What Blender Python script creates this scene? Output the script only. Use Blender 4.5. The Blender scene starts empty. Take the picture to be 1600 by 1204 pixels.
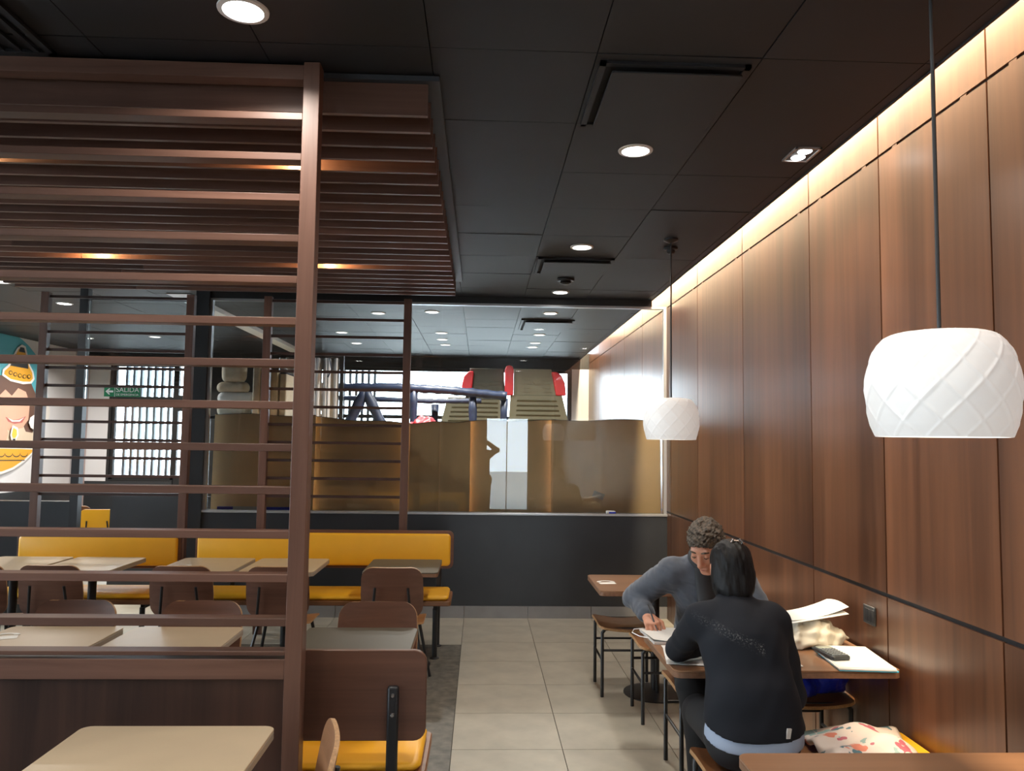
import bpy, math, random
import numpy as np
from mathutils import Vector, Matrix, Euler
C = bpy.context.scene.collection
sc = bpy.context.scene
rnd = random.Random(7)

# ------------------------------------------------------------------ camera, world, exposure
EYE = 1.67
cd = bpy.data.cameras.new('camera'); cam = bpy.data.objects.new('camera', cd); C.objects.link(cam)
cd.sensor_fit = 'HORIZONTAL'; cd.sensor_width = 36.0; cd.lens = 36.0*1230/1600
cd.clip_start = 0.02; cd.clip_end = 200
cam.matrix_world = Matrix(((0.99912464, -0.01594431, -0.03867476, 0.0),
                           (-0.03970678, -0.07049979, -0.9967212, 0.0),
                           (0.01316547, 0.99738436, -0.07107118, EYE),
                           (0, 0, 0, 1)))
sc.camera = cam
w = bpy.data.worlds.new('world'); sc.world = w; w.use_nodes = True
SKY = w.node_tree.nodes['Background']
SKY.inputs[0].default_value = (0.80, 0.90, 1.0, 1); SKY.inputs[1].default_value = 11.5
sc.view_settings.view_transform = 'Standard'; sc.view_settings.look = 'None'
sc.view_settings.gamma = 1.0; sc.view_settings.use_curve_mapping = False
sc.view_settings.exposure = 0.1
sc.cycles.use_denoising = True
sc.cycles.max_bounces = 8; sc.cycles.diffuse_bounces = 5; sc.cycles.glossy_bounces = 4
sc.cycles.transparent_max_bounces = 16; sc.cycles.sample_clamp_indirect = 4.0
sc.cycles.caustics_reflective = False; sc.cycles.caustics_refractive = False
P_DOWN = 14.0      # ceiling downlight power, W
P_CANOPY = 14.0     # lamp between the canopy slats
P_COVE = 620.0     # LED strip in the slot along the panelled wall
P_FAR = 50.0      # downlights of the room behind the glass
P_PEND = 3.0       # pendant bulbs

# ------------------------------------------------------------------ materials
def nodes(name):
    m = bpy.data.materials.new(name); m.use_nodes = True
    nt = m.node_tree; return m, nt, nt.nodes['Principled BSDF']
def L(nt, a, b): nt.links.new(a, b)
def mat(name, col, rough=0.5, metal=0.0, spec=0.5, noise=0.0, nscale=30, bump=0.0, sheen=0.0, coat=0.0):
    m, nt, b = nodes(name)
    b.inputs['Base Color'].default_value = (*col, 1); b.inputs['Roughness'].default_value = rough
    b.inputs['Metallic'].default_value = metal; b.inputs['Specular IOR Level'].default_value = spec
    b.inputs['Sheen Weight'].default_value = sheen; b.inputs['Coat Weight'].default_value = coat
    if noise or bump:
        tc = nt.nodes.new('ShaderNodeTexCoord'); n = nt.nodes.new('ShaderNodeTexNoise')
        n.inputs['Scale'].default_value = nscale; n.inputs['Detail'].default_value = 5
        L(nt, tc.outputs['Object'], n.inputs['Vector'])
        if noise:
            r = nt.nodes.new('ShaderNodeValToRGB')
            r.color_ramp.elements[0].position = 0.3; r.color_ramp.elements[1].position = 0.7
            r.color_ramp.elements[0].color = (*[c*(1-noise) for c in col], 1)
            r.color_ramp.elements[1].color = (*[min(1, c*(1+noise)) for c in col], 1)
            L(nt, n.outputs['Fac'], r.inputs['Fac']); L(nt, r.outputs['Color'], b.inputs['Base Color'])
        if bump:
            bp = nt.nodes.new('ShaderNodeBump'); bp.inputs['Strength'].default_value = bump
            bp.inputs['Distance'].default_value = 0.004
            L(nt, n.outputs['Fac'], bp.inputs['Height']); L(nt, bp.outputs['Normal'], b.inputs['Normal'])
    return m
def wood(name, dark, light, axis, rough=0.42, scale=1.0, spec=0.5, vary=0.25, broad=0.5):
    """stretched noise along the grain axis, shifted per object"""
    m, nt, b = nodes(name)
    tc = nt.nodes.new('ShaderNodeTexCoord'); oi = nt.nodes.new('ShaderNodeObjectInfo')
    mp = nt.nodes.new('ShaderNodeMapping'); s = [22*scale]*3; s[axis] = 0.9*scale
    mp.inputs['Scale'].default_value = s
    off = nt.nodes.new('ShaderNodeVectorMath'); off.operation = 'SCALE'; off.inputs[0].default_value = (37, 53, 71)
    L(nt, oi.outputs['Random'], off.inputs['Scale'])
    L(nt, tc.outputs['Object'], mp.inputs['Vector']); L(nt, off.outputs[0], mp.inputs['Location'])
    n1 = nt.nodes.new('ShaderNodeTexNoise'); n1.inputs['Scale'].default_value = 1.0
    n1.inputs['Detail'].default_value = 6; n1.inputs['Roughness'].default_value = 0.6; n1.inputs['Distortion'].default_value = 0.6
    n2 = nt.nodes.new('ShaderNodeTexNoise'); n2.inputs['Scale'].default_value = 0.22; n2.inputs['Detail'].default_value = 2
    L(nt, mp.outputs[0], n1.inputs['Vector']); L(nt, mp.outputs[0], n2.inputs['Vector'])
    mx = nt.nodes.new('ShaderNodeMix'); mx.inputs['Factor'].default_value = broad
    L(nt, n1.outputs['Fac'], mx.inputs['A']); L(nt, n2.outputs['Fac'], mx.inputs['B'])
    r = nt.nodes.new('ShaderNodeValToRGB'); e = r.color_ramp.elements
    e[0].position = 0.34; e[1].position = 0.66; e[0].color = (*dark, 1); e[1].color = (*light, 1)
    L(nt, mx.outputs['Result'], r.inputs['Fac'])
    hs = nt.nodes.new('ShaderNodeHueSaturation')
    mr = nt.nodes.new('ShaderNodeMapRange'); mr.inputs['To Min'].default_value = 1-vary; mr.inputs['To Max'].default_value = 1+vary
    L(nt, oi.outputs['Random'], mr.inputs['Value']); L(nt, mr.outputs[0], hs.inputs['Value'])
    L(nt, r.outputs['Color'], hs.inputs['Color']); L(nt, hs.outputs['Color'], b.inputs['Base Color'])
    b.inputs['Roughness'].default_value = rough; b.inputs['Specular IOR Level'].default_value = spec
    bp = nt.nodes.new('ShaderNodeBump'); bp.inputs['Strength'].default_value = 0.08; bp.inputs['Distance'].default_value = 0.002
    L(nt, n1.outputs['Fac'], bp.inputs['Height']); L(nt, bp.outputs['Normal'], b.inputs['Normal'])
    return m
def emit(name, col, s):
    m, nt, b = nodes(name)
    b.inputs['Base Color'].default_value = (*col, 1)
    b.inputs['Emission Color'].default_value = (*col, 1); b.inputs['Emission Strength'].default_value = s
    return m
def glass(name, tint=(0.96, 0.98, 0.98), spec=1.0):
    m = bpy.data.materials.new(name); m.use_nodes = True; nt = m.node_tree; nt.nodes.clear()
    o = nt.nodes.new('ShaderNodeOutputMaterial'); mx = nt.nodes.new('ShaderNodeMixShader')
    t = nt.nodes.new('ShaderNodeBsdfTransparent'); g = nt.nodes.new('ShaderNodeBsdfGlossy'); fr = nt.nodes.new('ShaderNodeFresnel')
    t.inputs[0].default_value = (*tint, 1); g.inputs['Roughness'].default_value = 0.0; fr.inputs[0].default_value = 1.5
    ml = nt.nodes.new('ShaderNodeMath'); ml.operation = 'MULTIPLY'; ml.inputs[1].default_value = spec
    g.inputs[0].default_value = (1, 1, 1, 1)
    L(nt, fr.outputs[0], ml.inputs[0]); L(nt, ml.outputs[0], mx.inputs[0]); L(nt, t.outputs[0], mx.inputs[1]); L(nt, g.outputs[0], mx.inputs[2])
    L(nt, mx.outputs[0], o.inputs['Surface'])
    return m
M = {}
WD, WL = (0.055, 0.020, 0.009), (0.165, 0.066, 0.030)      # wall panels
LD, LL = (0.090, 0.042, 0.029), (0.205, 0.105, 0.074)      # lattice, slats
M['panel'] = wood('walnut_panel', WD, WL, 2, rough=0.32, scale=0.55, vary=0.12, broad=0.45, spec=0.8)
M['lat_x'] = wood('lattice_wood_x', LD, LL, 0, rough=0.42)
M['lat_z'] = wood('lattice_wood_z', LD, LL, 2, rough=0.42)
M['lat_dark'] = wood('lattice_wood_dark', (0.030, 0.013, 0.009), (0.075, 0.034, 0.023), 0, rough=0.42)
M['scr_panel'] = wood('screen_panel_wood', (0.035, 0.015, 0.010), (0.105, 0.050, 0.034), 2, rough=0.42, scale=0.7)
M['ply_x'] = wood('plywood_walnut', (0.075, 0.032, 0.020), (0.16, 0.075, 0.048), 0, rough=0.38, vary=0.15)
M['ply_warm'] = wood('plywood_warm', (0.16, 0.066, 0.026), (0.29, 0.13, 0.055), 0, rough=0.4, vary=0.12)
M['ply_edge'] = mat('plywood_edge', (0.42, 0.24, 0.11), 0.5, noise=0.25, nscale=120)
M['top_wood'] = wood('table_top_wood', (0.165, 0.080, 0.040), (0.275, 0.142, 0.075), 0, rough=0.3, vary=0.08)
M['top_cream'] = mat('table_top_cream', (0.50, 0.395, 0.265), 0.34, noise=0.03, nscale=8)
M['top_olive'] = mat('table_top_olive', (0.085, 0.075, 0.055), 0.45, spec=0.35, noise=0.04, nscale=8)
M['edge_grey'] = mat('table_edge_grey', (0.36, 0.31, 0.25), 0.45)
M['edge_wood'] = mat('table_edge_wood', (0.20, 0.10, 0.055), 0.45, noise=0.15, nscale=60)
M['black_metal'] = mat('black_metal', (0.011, 0.011, 0.013), 0.4, spec=0.5)
M['black_frame'] = mat('black_frame', (0.014, 0.015, 0.017), 0.45)
M['yellow'] = mat('yellow_vinyl', (0.86, 0.44, 0.02), 0.42, noise=0.03, nscale=6, bump=0.02)
M['ceil'] = mat('ceiling_charcoal', (0.0115, 0.0130, 0.0168), 0.55, noise=0.15, nscale=3)
M['ceil_back'] = mat('ceiling_void', (0.008, 0.008, 0.009), 0.8)
M['board_grey'] = mat('canopy_board_grey', (0.045, 0.05, 0.06), 0.5)
M['dark_wall'] = mat('dark_grey_panel', (0.030, 0.033, 0.038), 0.35, noise=0.12, nscale=3)
M['tile'] = mat('floor_tile_beige', (0.405, 0.375, 0.305), 0.38, noise=0.13, nscale=5)
M['grout'] = mat('grout', (0.10, 0.095, 0.085), 0.8)
M['floor_dark'] = mat('floor_dark_stone', (0.115, 0.105, 0.085), 0.45, noise=0.45, nscale=16)
M['skirt'] = mat('skirting_tile', (0.26, 0.26, 0.265), 0.35, noise=0.1, nscale=6)
M['white_wall'] = mat('white_wall', (0.72, 0.73, 0.77), 0.5)
M['mauve'] = mat('mauve_column', (0.42, 0.33, 0.33), 0.5)
M['alu'] = mat('aluminium', (0.55, 0.56, 0.58), 0.35, metal=0.7)
M['curtain'] = mat('curtain_white', (0.62, 0.62, 0.64), 0.85)
M['white_trim'] = mat('white_trim', (0.8, 0.8, 0.8), 0.4)
M['disc'] = emit('downlight_glow', (1.0, 0.97, 0.93), 12)
M['disc_far'] = emit('far_downlight_glow', (1.0, 0.97, 0.93), 3)
M['bulb'] = emit('warm_bulb', (1.0, 0.62, 0.28), 8)
M['strip'] = emit('led_strip_glow', (1.0, 0.72, 0.42), 4)
M['glass'] = glass('partition_glass')
M['glass_win'] = glass('window_glass')
M['cardboard'] = mat('cardboard', (0.90, 0.62, 0.33), 0.62, noise=0.08, nscale=3)
M['navy'] = mat('navy_padding', (0.012, 0.022, 0.055), 0.5, noise=0.3, nscale=14, bump=0.3)
M['olive_plastic'] = mat('olive_plastic', (0.155, 0.15, 0.10), 0.45)
M['olive_dark'] = mat('dark_olive_plastic', (0.06, 0.065, 0.05), 0.45)
M['red_plastic'] = mat('red_plastic', (0.62, 0.035, 0.05), 0.4)
M['white_paper'] = mat('white_paper', (0.66, 0.66, 0.64), 0.6)
M['cream_cloth'] = mat('cream_cloth', (0.58, 0.53, 0.43), 0.8, noise=0.08, nscale=20, bump=0.3)
M['beige_pad'] = mat('beige_padding', (0.52, 0.44, 0.33), 0.7, noise=0.15, nscale=9)
M['blue'] = mat('blue_bag_fabric', (0.015, 0.038, 0.45), 0.45, noise=0.2, nscale=9)
M['cyan'] = mat('cyan_folder_edge', (0.06, 0.42, 0.62), 0.4)
M['dark_plastic'] = mat('dark_plastic', (0.03, 0.033, 0.035), 0.4)
M['screen_lcd'] = mat('lcd_grey_green', (0.28, 0.32, 0.27), 0.25)
M['key'] = mat('grey_keys', (0.17, 0.19, 0.20), 0.5)
M['green_sign'] = mat('exit_sign_green', (0.0, 0.20, 0.075), 0.4)
M['white_sign'] = mat('sign_white', (0.85, 0.87, 0.85), 0.5)
M['sticker'] = mat('sticker_white', (0.78, 0.76, 0.70), 0.5)
M['pave'] = mat('outdoor_paving', (0.55, 0.55, 0.53), 0.8)
M['slat_grey'] = mat('outdoor_slat_grey', (0.20, 0.22, 0.25), 0.5)
M['chrome'] = mat('steel', (0.6, 0.6, 0.62), 0.25, metal=1.0)

# ------------------------------------------------------------------ mesh building
class MB:
    def __init__(s): s.v = []; s.f = []
    def add(s, v, f):
        n = len(s.v); s.v += [tuple(p) for p in v]; s.f += [tuple(i+n for i in q) for q in f]; return s
    def box(s, x0, x1, y0, y1, z0, z1):
        v = [(x, y, z) for z in (z0, z1) for y in (y0, y1) for x in (x0, x1)]
        return s.add(v, [(0, 2, 3, 1), (4, 5, 7, 6), (0, 1, 5, 4), (2, 6, 7, 3), (0, 4, 6, 2), (1, 3, 7, 5)])
    def prism(s, pts, z0, z1):          # outline in x,y counter-clockwise
        n = len(pts); v = [(x, y, z0) for x, y in pts]+[(x, y, z1) for x, y in pts]
        return s.add(v, [tuple(range(n))[::-1], tuple(range(n, 2*n))]+[(i, (i+1) % n, (i+1) % n+n, i+n) for i in range(n)])
    def prism_y(s, pts, y0, y1):        # outline in x,z
        n = len(pts); v = [(x, y0, z) for x, z in pts]+[(x, y1, z) for x, z in pts]
        return s.add(v, [tuple(range(n)), tuple(range(n, 2*n))[::-1]]+[(i, i+n, (i+1) % n+n, (i+1) % n) for i in range(n)])
    def prism_x(s, pts, x0, x1):        # outline in y,z
        n = len(pts); v = [(x0, y, z) for y, z in pts]+[(x1, y, z) for y, z in pts]
        return s.add(v, [tuple(range(n))[::-1], tuple(range(n, 2*n))]+[(i, (i+1) % n, (i+1) % n+n, i+n) for i in range(n)])
    def plate(s, x0, x1, y0, y1, z0, z1, r=0.03, n=5, bev=0.004):
        def ring(i):
            o = []
            for cx, cy, a in ((x1-r, y1-r, 0), (x0+r, y1-r, 90), (x0+r, y0+r, 180), (x1-r, y0+r, 270)):
                for k in range(n+1):
                    t = math.radians(a+90*k/n); o.append((cx+(r-i)*math.cos(t), cy+(r-i)*math.sin(t)))
            return o
        R = [(ring(bev), z0), (ring(0), z0+bev), (ring(0), z1-bev), (ring(bev), z1)]
        m = len(R[0][0]); v = [(x, y, z) for rg, z in R for x, y in rg]
        f = [tuple(range(m))[::-1], tuple(range(3*m, 4*m))]
        for k in range(3): f += [(k*m+i, k*m+(i+1) % m, (k+1)*m+(i+1) % m, (k+1)*m+i) for i in range(m)]
        return s.add(v, f)
    def tube(s, pts, r, n=10, caps=True):
        pts = [Vector(p) for p in pts]; rs = r if isinstance(r, (list, tuple)) else [r]*len(pts); v = []; f = []
        up = None
        for i, p in enumerate(pts):
            d = ((pts[min(i+1, len(pts)-1)]-pts[i]).normalized()+(pts[i]-pts[max(i-1, 0)]).normalized()).normalized()
            if up is None:
                up = Vector((0, 0, 1)) if abs(d.z) < 0.9 else Vector((1, 0, 0))
            a = d.cross(up).normalized(); b = a.cross(d).normalized(); up = b
            for k in range(n):
                t = 2*math.pi*k/n; v.append(p+a*(rs[i]*math.cos(t))+b*(rs[i]*math.sin(t)))
        for i in range(len(pts)-1):
            f += [(i*n+k, (i+1)*n+k, (i+1)*n+(k+1) % n, i*n+(k+1) % n) for k in range(n)]
        if caps: f += [tuple(range(n)), tuple(range((len(pts)-1)*n, len(pts)*n))[::-1]]
        return s.add(v, f)
    def lathe(s, prof, n=24, c=(0, 0, 0), caps=True):
        v = []; f = []; m = len(prof)
        for k in range(n):
            t = 2*math.pi*k/n
            for r, z in prof: v.append((c[0]+r*math.cos(t), c[1]+r*math.sin(t), c[2]+z))
        for k in range(n):
            k2 = (k+1) % n
            f += [(k*m+i, k2*m+i, k2*m+i+1, k*m+i+1) for i in range(m-1)]
        if caps:
            f.append(tuple(k*m for k in range(n))[::-1]); f.append(tuple(k*m+m-1 for k in range(n)))
        return s.add(v, f)
    def sphere(s, c, r, n=12, m=8):
        r = r if isinstance(r, (tuple, list)) else (r, r, r); v = []; f = []
        for i in range(m+1):
            ph = math.pi*i/m
            for k in range(n):
                t = 2*math.pi*k/n; v.append((c[0]+r[0]*math.sin(ph)*math.cos(t), c[1]+r[1]*math.sin(ph)*math.sin(t), c[2]-r[2]*math.cos(ph)))
        for i in range(m): f += [(i*n+k, i*n+(k+1) % n, (i+1)*n+(k+1) % n, (i+1)*n+k) for k in range(n)]
        return s.add(v, f)
    def grid(s, fn, nu, nv, th=0.0):
        """two-sided sheet: fn(u,v) -> (point, normal-ish offset dir) or point; th = thickness"""
        P = [[Vector(fn(i/nu, j/nv)) for i in range(nu+1)] for j in range(nv+1)]
        def nrm(i, j):
            a = P[j][min(i+1, nu)]-P[j][max(i-1, 0)]; b = P[min(j+1, nv)][i]-P[max(j-1, 0)][i]
            c = a.cross(b); return c.normalized() if c.length > 1e-12 else Vector((0, 0, 1))
        W = nu+1; T = [p for row in P for p in row]
        f = [(j*W+i, j*W+i+1, (j+1)*W+i+1, (j+1)*W+i) for j in range(nv) for i in range(nu)]
        if th <= 0: return s.add(T, f)
        B = [P[j][i]-nrm(i, j)*th for j in range(nv+1) for i in range(nu+1)]; N = len(T)
        f += [(a+N, d+N, c+N, b+N) for a, b, c, d in f[:]]
        rim = [(0, i) for i in range(nu)]+[(j, nu) for j in range(nv)]+[(nv, i) for i in range(nu, 0, -1)]+[(j, 0) for j in range(nv, 0, -1)]
        idx = [j*W+i for j, i in rim]
        f += [(idx[(k+1) % len(idx)], idx[k], idx[k]+N, idx[(k+1) % len(idx)]+N) for k in range(len(idx))]
        return s.add(T+B, f)
    def mesh(s, name, m=None, smooth=True, angle=0.6):
        me = bpy.data.meshes.new(name); me.from_pydata(s.v, [], s.f); me.update()
        if smooth:
            me.polygons.foreach_set('use_smooth', [True]*len(me.polygons)); me.set_sharp_from_angle(angle=angle)
        if m: me.materials.append(m)
        return me
def obj(name, mb, m, parent=None, loc=None, bevel=0.0, angle=0.6, rim=0):
    me = mb.mesh(name, m, angle=angle) if isinstance(mb, MB) else mb
    o = bpy.data.objects.new(name, me); C.objects.link(o)
    if parent: o.parent = parent
    if loc: o.location = loc
    if rim:
        me.materials.append(M['ply_edge']); n_ = len(me.polygons)
        for p_ in list(me.polygons)[n_-rim:]: p_.material_index = 1
    if bevel:
        b = o.modifiers.new('bevel', 'BEVEL'); b.width = bevel; b.segments = 2; b.limit_method = 'ANGLE'
    return o
def thing(name, label, cat, loc=(0, 0, 0), rz=0.0, group=None):
    o = bpy.data.objects.new(name, None); C.objects.link(o); o.empty_display_size = 0.1
    o.location = loc; o.rotation_euler = (0, 0, rz); tag(o, label, cat, group); return o
def tag(o, label, cat, group=None):
    o['label'] = label; o['category'] = cat
    if group: o['group'] = group
    return o
def struct(name, mb, m, parent=None, bevel=0.0):
    o = obj(name, mb, m, parent, bevel=bevel)
    if parent is None: o['kind'] = 'structure'
    return o
KIDS = {}
def kids(o): return [c for c in bpy.data.objects if c.parent == o]
def dup(root, loc, rz=0.0, label=None, group=None):
    r = root.copy(); C.objects.link(r); r.location = loc; r.rotation_euler = (0, 0, rz)
    if label: r['label'] = label
    if group: r['group'] = group
    for ch in kids(root):
        c = ch.copy(); C.objects.link(c); c.parent = r
        for g in kids(ch):
            d = g.copy(); C.objects.link(d); d.parent = c
    return r
def light(name, kind, parent, loc, power, col, size=0.1, rot=(0, 0, 0), **kw):
    d = bpy.data.lights.new(name, kind); d.energy = power; d.color = col
    if kind == 'AREA': d.size = size
    elif kind in ('POINT', 'SPOT'): d.shadow_soft_size = size
    for k, v in kw.items(): setattr(d, k, v)
    o = bpy.data.objects.new(name, d); C.objects.link(o); o.location = loc; o.rotation_euler = rot
    if parent: o.parent = parent
    return o
# ------------------------------------------------------------------ room shell
XW = 1.81; XL = -6.67; YB = -3.6; YP = 7.6; YF = 13.2; ZC = 3.073; XE = 1.66
# floor: slab with individual tiles laid on the aisle
floor = struct('floor', MB().box(XL-0.2, XW+0.2, YB-0.2, YF+0.2, -0.12, -0.008), M['grout'])
xs = [-0.132, 0.473, 1.077, 1.682, XW]
j0 = 4.409; pitch = 0.5735; ys = [j0+pitch*k for k in range(-5, 6)]+[YP]
tcache = {}
def tile(x0, x1, y0, y1):
    k = (round(x1-x0, 3), round(y1-y0, 3)); g = 0.0022
    if k not in tcache:
        tcache[k] = MB().box(-k[0]/2+g, k[0]/2-g, -k[1]/2+g, k[1]/2-g, -0.01, 0.0).mesh('tile', M['tile'])
    obj('tile', tcache[k], None, floor, ((x0+x1)/2, (y0+y1)/2, 0.0))
for i in range(4):
    for j in range(len(ys)-1): tile(xs[i], xs[i+1], ys[j], ys[j+1])
yd = ys[-3]+0.45                                # the dark inlay ends short of the partition
yd = 6.62
xt = [-0.132-0.605*k for k in range(0, 12)]
for i in range(11):
    x1, x0 = xt[i], max(xt[i+1], XL)
    tile(x0, x1, yd, 7.28); tile(x0, x1, 7.28, YP)
obj('floor_inlay', MB().box(XL, -0.134, YB, yd-0.003, -0.01, 0.0), M['floor_dark'], floor)
obj('floor_front', MB().box(-0.13, XW, YB, ys[0], -0.01, 0.0), M['tile'], floor)
obj('floor_beyond', MB().box(XL, XW, YP, YF, -0.01, 0.0), M['tile'], floor)

# ceiling: tile panels on a dark void, open slot along the right wall
ceiling = struct('ceiling', MB().box(XL-0.1, XE, YB-0.1, YF+0.1, ZC+0.03, ZC+0.19).box(XE, XW+0.1, YB-0.1, YF+0.1, ZC+0.48, ZC+0.54), M['ceil_back'])
cx = [0.40+0.605*k for k in range(-11, 3)]; cx = [XL]+[x for x in cx if x > XL+0.1]+[XE]
cy = [3.37+0.63*k for k in range(-11, 16)]; cy = [YB]+[y for y in cy if YB+0.1 < y < YF-0.1]+[YF]
ccache = {}
def ceil_panel(x0, x1, y0, y1):
    k = (round(x1-x0, 3), round(y1-y0, 3)); g = 0.002
    if k not in ccache:
        ccache[k] = MB().box(-k[0]/2+g, k[0]/2-g, -k[1]/2+g, k[1]/2-g, 0.0, 0.026).mesh('ceiling_panel', M['ceil'])
    o = obj('ceiling_panel', ccache[k], None, ceiling, ((x0+x1)/2, (y0+y1)/2, ZC+rnd.uniform(0, 0.003)))
    o.rotation_euler = (rnd.uniform(-1, 1)*0.002, rnd.uniform(-1, 1)*0.002, 0)
n = 0
for i in range(len(cx)-1):
    for j in range(len(cy)-1):
        if cy[j+1] < 1.3 or (cx[i] < -3.2 and cy[j] < 6.5): continue
        ceil_panel(cx[i], cx[i+1], cy[j], cy[j+1]); n += 1
obj('ceiling_rear', MB().box(XL, XE, YB, 1.479, ZC, ZC+0.03), M['ceil'], ceiling)
obj('ceiling_side', MB().box(XL, -3.24, 1.482, 7.14, ZC, ZC+0.03), M['ceil'], ceiling)
obj('slot_edge', MB().box(XE-0.004, XE+0.006, YB, YF, ZC-0.004, ZC+0.48), M['ceil'], ceiling)

# right wall: dark backing with one walnut panel per bay, three courses
wr = struct('wall_right', MB().box(XW+0.012, XW+0.2, YB-0.2, YF+0.2, 0, ZC+0.5), M['black_frame'])
jy = [-3.6, -1.8, -0.7, 0.43, 1.55, 2.697, 3.476, 4.248, 5.369, 6.513, 7.449, 8.78, 9.9, 10.97, 12.05, 13.2]
for a, b in zip(jy[:-1], jy[1:]):
    for z0, z1 in ((0.0, 1.002), (1.022, 2.994), (3.007, ZC+0.47)):
        g = 0.005
        obj('panel', MB().box(-0.014, 0.0, -(b-a)/2+g, (b-a)/2-g, z0, z1), M['panel'], wr, (XW+0.014, (a+b)/2, 0))
for y in jy[3:]:
    for d in (-0.14, 0.14):
        obj('spacer', MB().box(XW+0.001, XW+0.012, y+d-0.02, y+d+0.02, 2.992, 3.009), M['panel'], wr)
# LED strip lying in the ceiling slot, washing the wall
led = thing('led_strip', 'warm LED strip hidden in the ceiling slot along the wood panelled wall', 'light', (1.69, 4.8, ZC+0.40))
obj('strip_channel', MB().box(-0.02, 0.02, -8.2, 8.2, 0.004, 0.06), M['alu'], led)
light('strip_lamp', 'AREA', led, (0, 0, 0.0), P_COVE, (1.0, 0.79, 0.52), size=0.03, rot=(0, 0, 0), shape='RECTANGLE', size_y=16.4)

# back partition: skirting tiles, dark dado, glazed upper part
wb = struct('wall_back', MB().box(-2.70, XW, YP, YP+0.10, 0.113, 0.968), M['dark_wall'])
sx = [-2.70, -1.947, -1.342, -0.737, -0.132, 0.473, 1.077, 1.682, XW]
for a, b in zip(sx[:-1], sx[1:]):
    obj('skirting_tile', MB().box(a+0.002, b-0.002, YP-0.004, YP+0.09, 0.0, 0.112), M['skirt'], wb)
obj('sill', MB().box(-2.62, XW, YP-0.012, YP+0.11, 0.968, 0.990), M['alu'], wb, bevel=0.003)
win = struct('window_1', MB().box(-2.62, XW, YP+0.02, YP+0.08, 2.992, 3.012).box(-2.62, -2.60, YP+0.02, YP+0.08, 0.99, 2.992).box(1.782, XW, YP+0.02, YP+0.08, 0.99, 2.992), M['alu'])
px_ = [-2.60, -1.539, -0.392, 0.702, 1.782]
for a, b in zip(px_[:-1], px_[1:]):
    obj('pane', MB().box(a+0.003, b-0.003, YP+0.045, YP+0.055, 0.990, 2.992), M['glass'], win)
trim = struct('trim_1', MB().box(-2.70, XE, YP, YP+0.1, 3.012, ZC), M['black_frame'])
# black frame posts and low walls of the neighbouring seating area
obj_ = struct('trim_3', MB().box(-2.745, -2.62, YP-0.02, YP+0.12, 0, ZC), M['black_frame'])
struct('trim_4', MB().box(-3.835, -3.760, YP-0.02, YP+0.06, 0, ZC), M['black_frame'])
struct('trim_5', MB().box(-3.760, -2.745, YP, YP+0.05, 2.97, 3.0), M['black_frame'])
struct('wall_left_low', MB().box(XL, -3.835, YP, YP+0.1, 0, 1.055), M['dark_wall'])
struct('wall_centre_low', MB().box(-4.105, -2.62, 9.0, 9.1, 0, 1.01), M['dark_wall'])
w2 = struct('window_2', MB().box(-3.76, -2.745, YP+0.005, YP+0.03, 1.99, 2.01), M['alu'])
obj('pane', MB().box(-3.757, -2.748, YP+0.012, YP+0.022, 2.01, 2.97), M['glass'], w2)

# left wall, far wall with bright windows, rear wall with the glazed door
wl = struct('wall_left', MB().box(XL-0.15, XL, 8.3, YF, 0, ZC+0.1).box(XL-0.15, XL, YB, 8.3, 0, 0.9).box(XL-0.15, XL, YB, 8.3, 2.85, ZC+0.1), M['white_wall'])
for y in (9.2, 10.2, 11.2, 12.2, 13.15):
    obj('seam', MB().box(XL-0.001, XL+0.004, y-0.006, y+0.006, 0.9, ZC-0.02), M['alu'], wl)
obj('dado', MB().box(XL-0.001, XL+0.012, 8.3, YF, 0, 0.86), M['dark_wall'], wl)
w3 = struct('fill_window_3', MB().box(XL-0.1, XL-0.04, YB, 8.3, 0.9, 0.96).box(XL-0.1, XL-0.04, YB, 8.3, 2.79, 2.85), M['black_frame'])  # unseen window row, added to give daylight fill from the left
for k in range(8):
    y = YB+(8.3-YB)*k/7
    obj('mullion', MB().box(XL-0.1, XL-0.04, y-0.03, y+0.03, 0.9, 2.85), M['black_frame'], w3)
    if k < 7: obj('pane', MB().box(XL-0.075, XL-0.065, y+0.03, y+1.67, 0.96, 2.79), M['glass_win'], w3)
wf = struct('wall_far', MB().box(XL, -6.08, YF, YF+0.15, 0, ZC+0.1).box(-6.08, XW, YF, YF+0.15, 2.88, ZC+0.1)
            .box(-6.08, -5.05, YF, YF+0.15, 0, 0.97).box(-4.68, -2.62, YF, YF+0.15, 0, 2.88).box(-2.62, 1.50, YF, YF+0.15, 0, 0.9).box(1.50, XW, YF, YF+0.15, 0, 2.88), M['black_frame'])
obj('white_panel', MB().box(XL, -6.12, YF-0.012, YF, 0.9, 2.85), M['white_wall'], wf)
obj('white_panel', MB().box(1.52, XW-0.002, YF-0.012, YF, 0.0, 2.90), M['white_wall'], wf)
obj('column_cover', MB().box(-6.66, -6.45, YF-0.03, YF-0.012, 0.0, 2.95), M['mauve'], wf)
obj('dado', MB().box(XL, -5.05, YF-0.014, YF-0.001, 0, 0.94), M['dark_wall'], wf)
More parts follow.
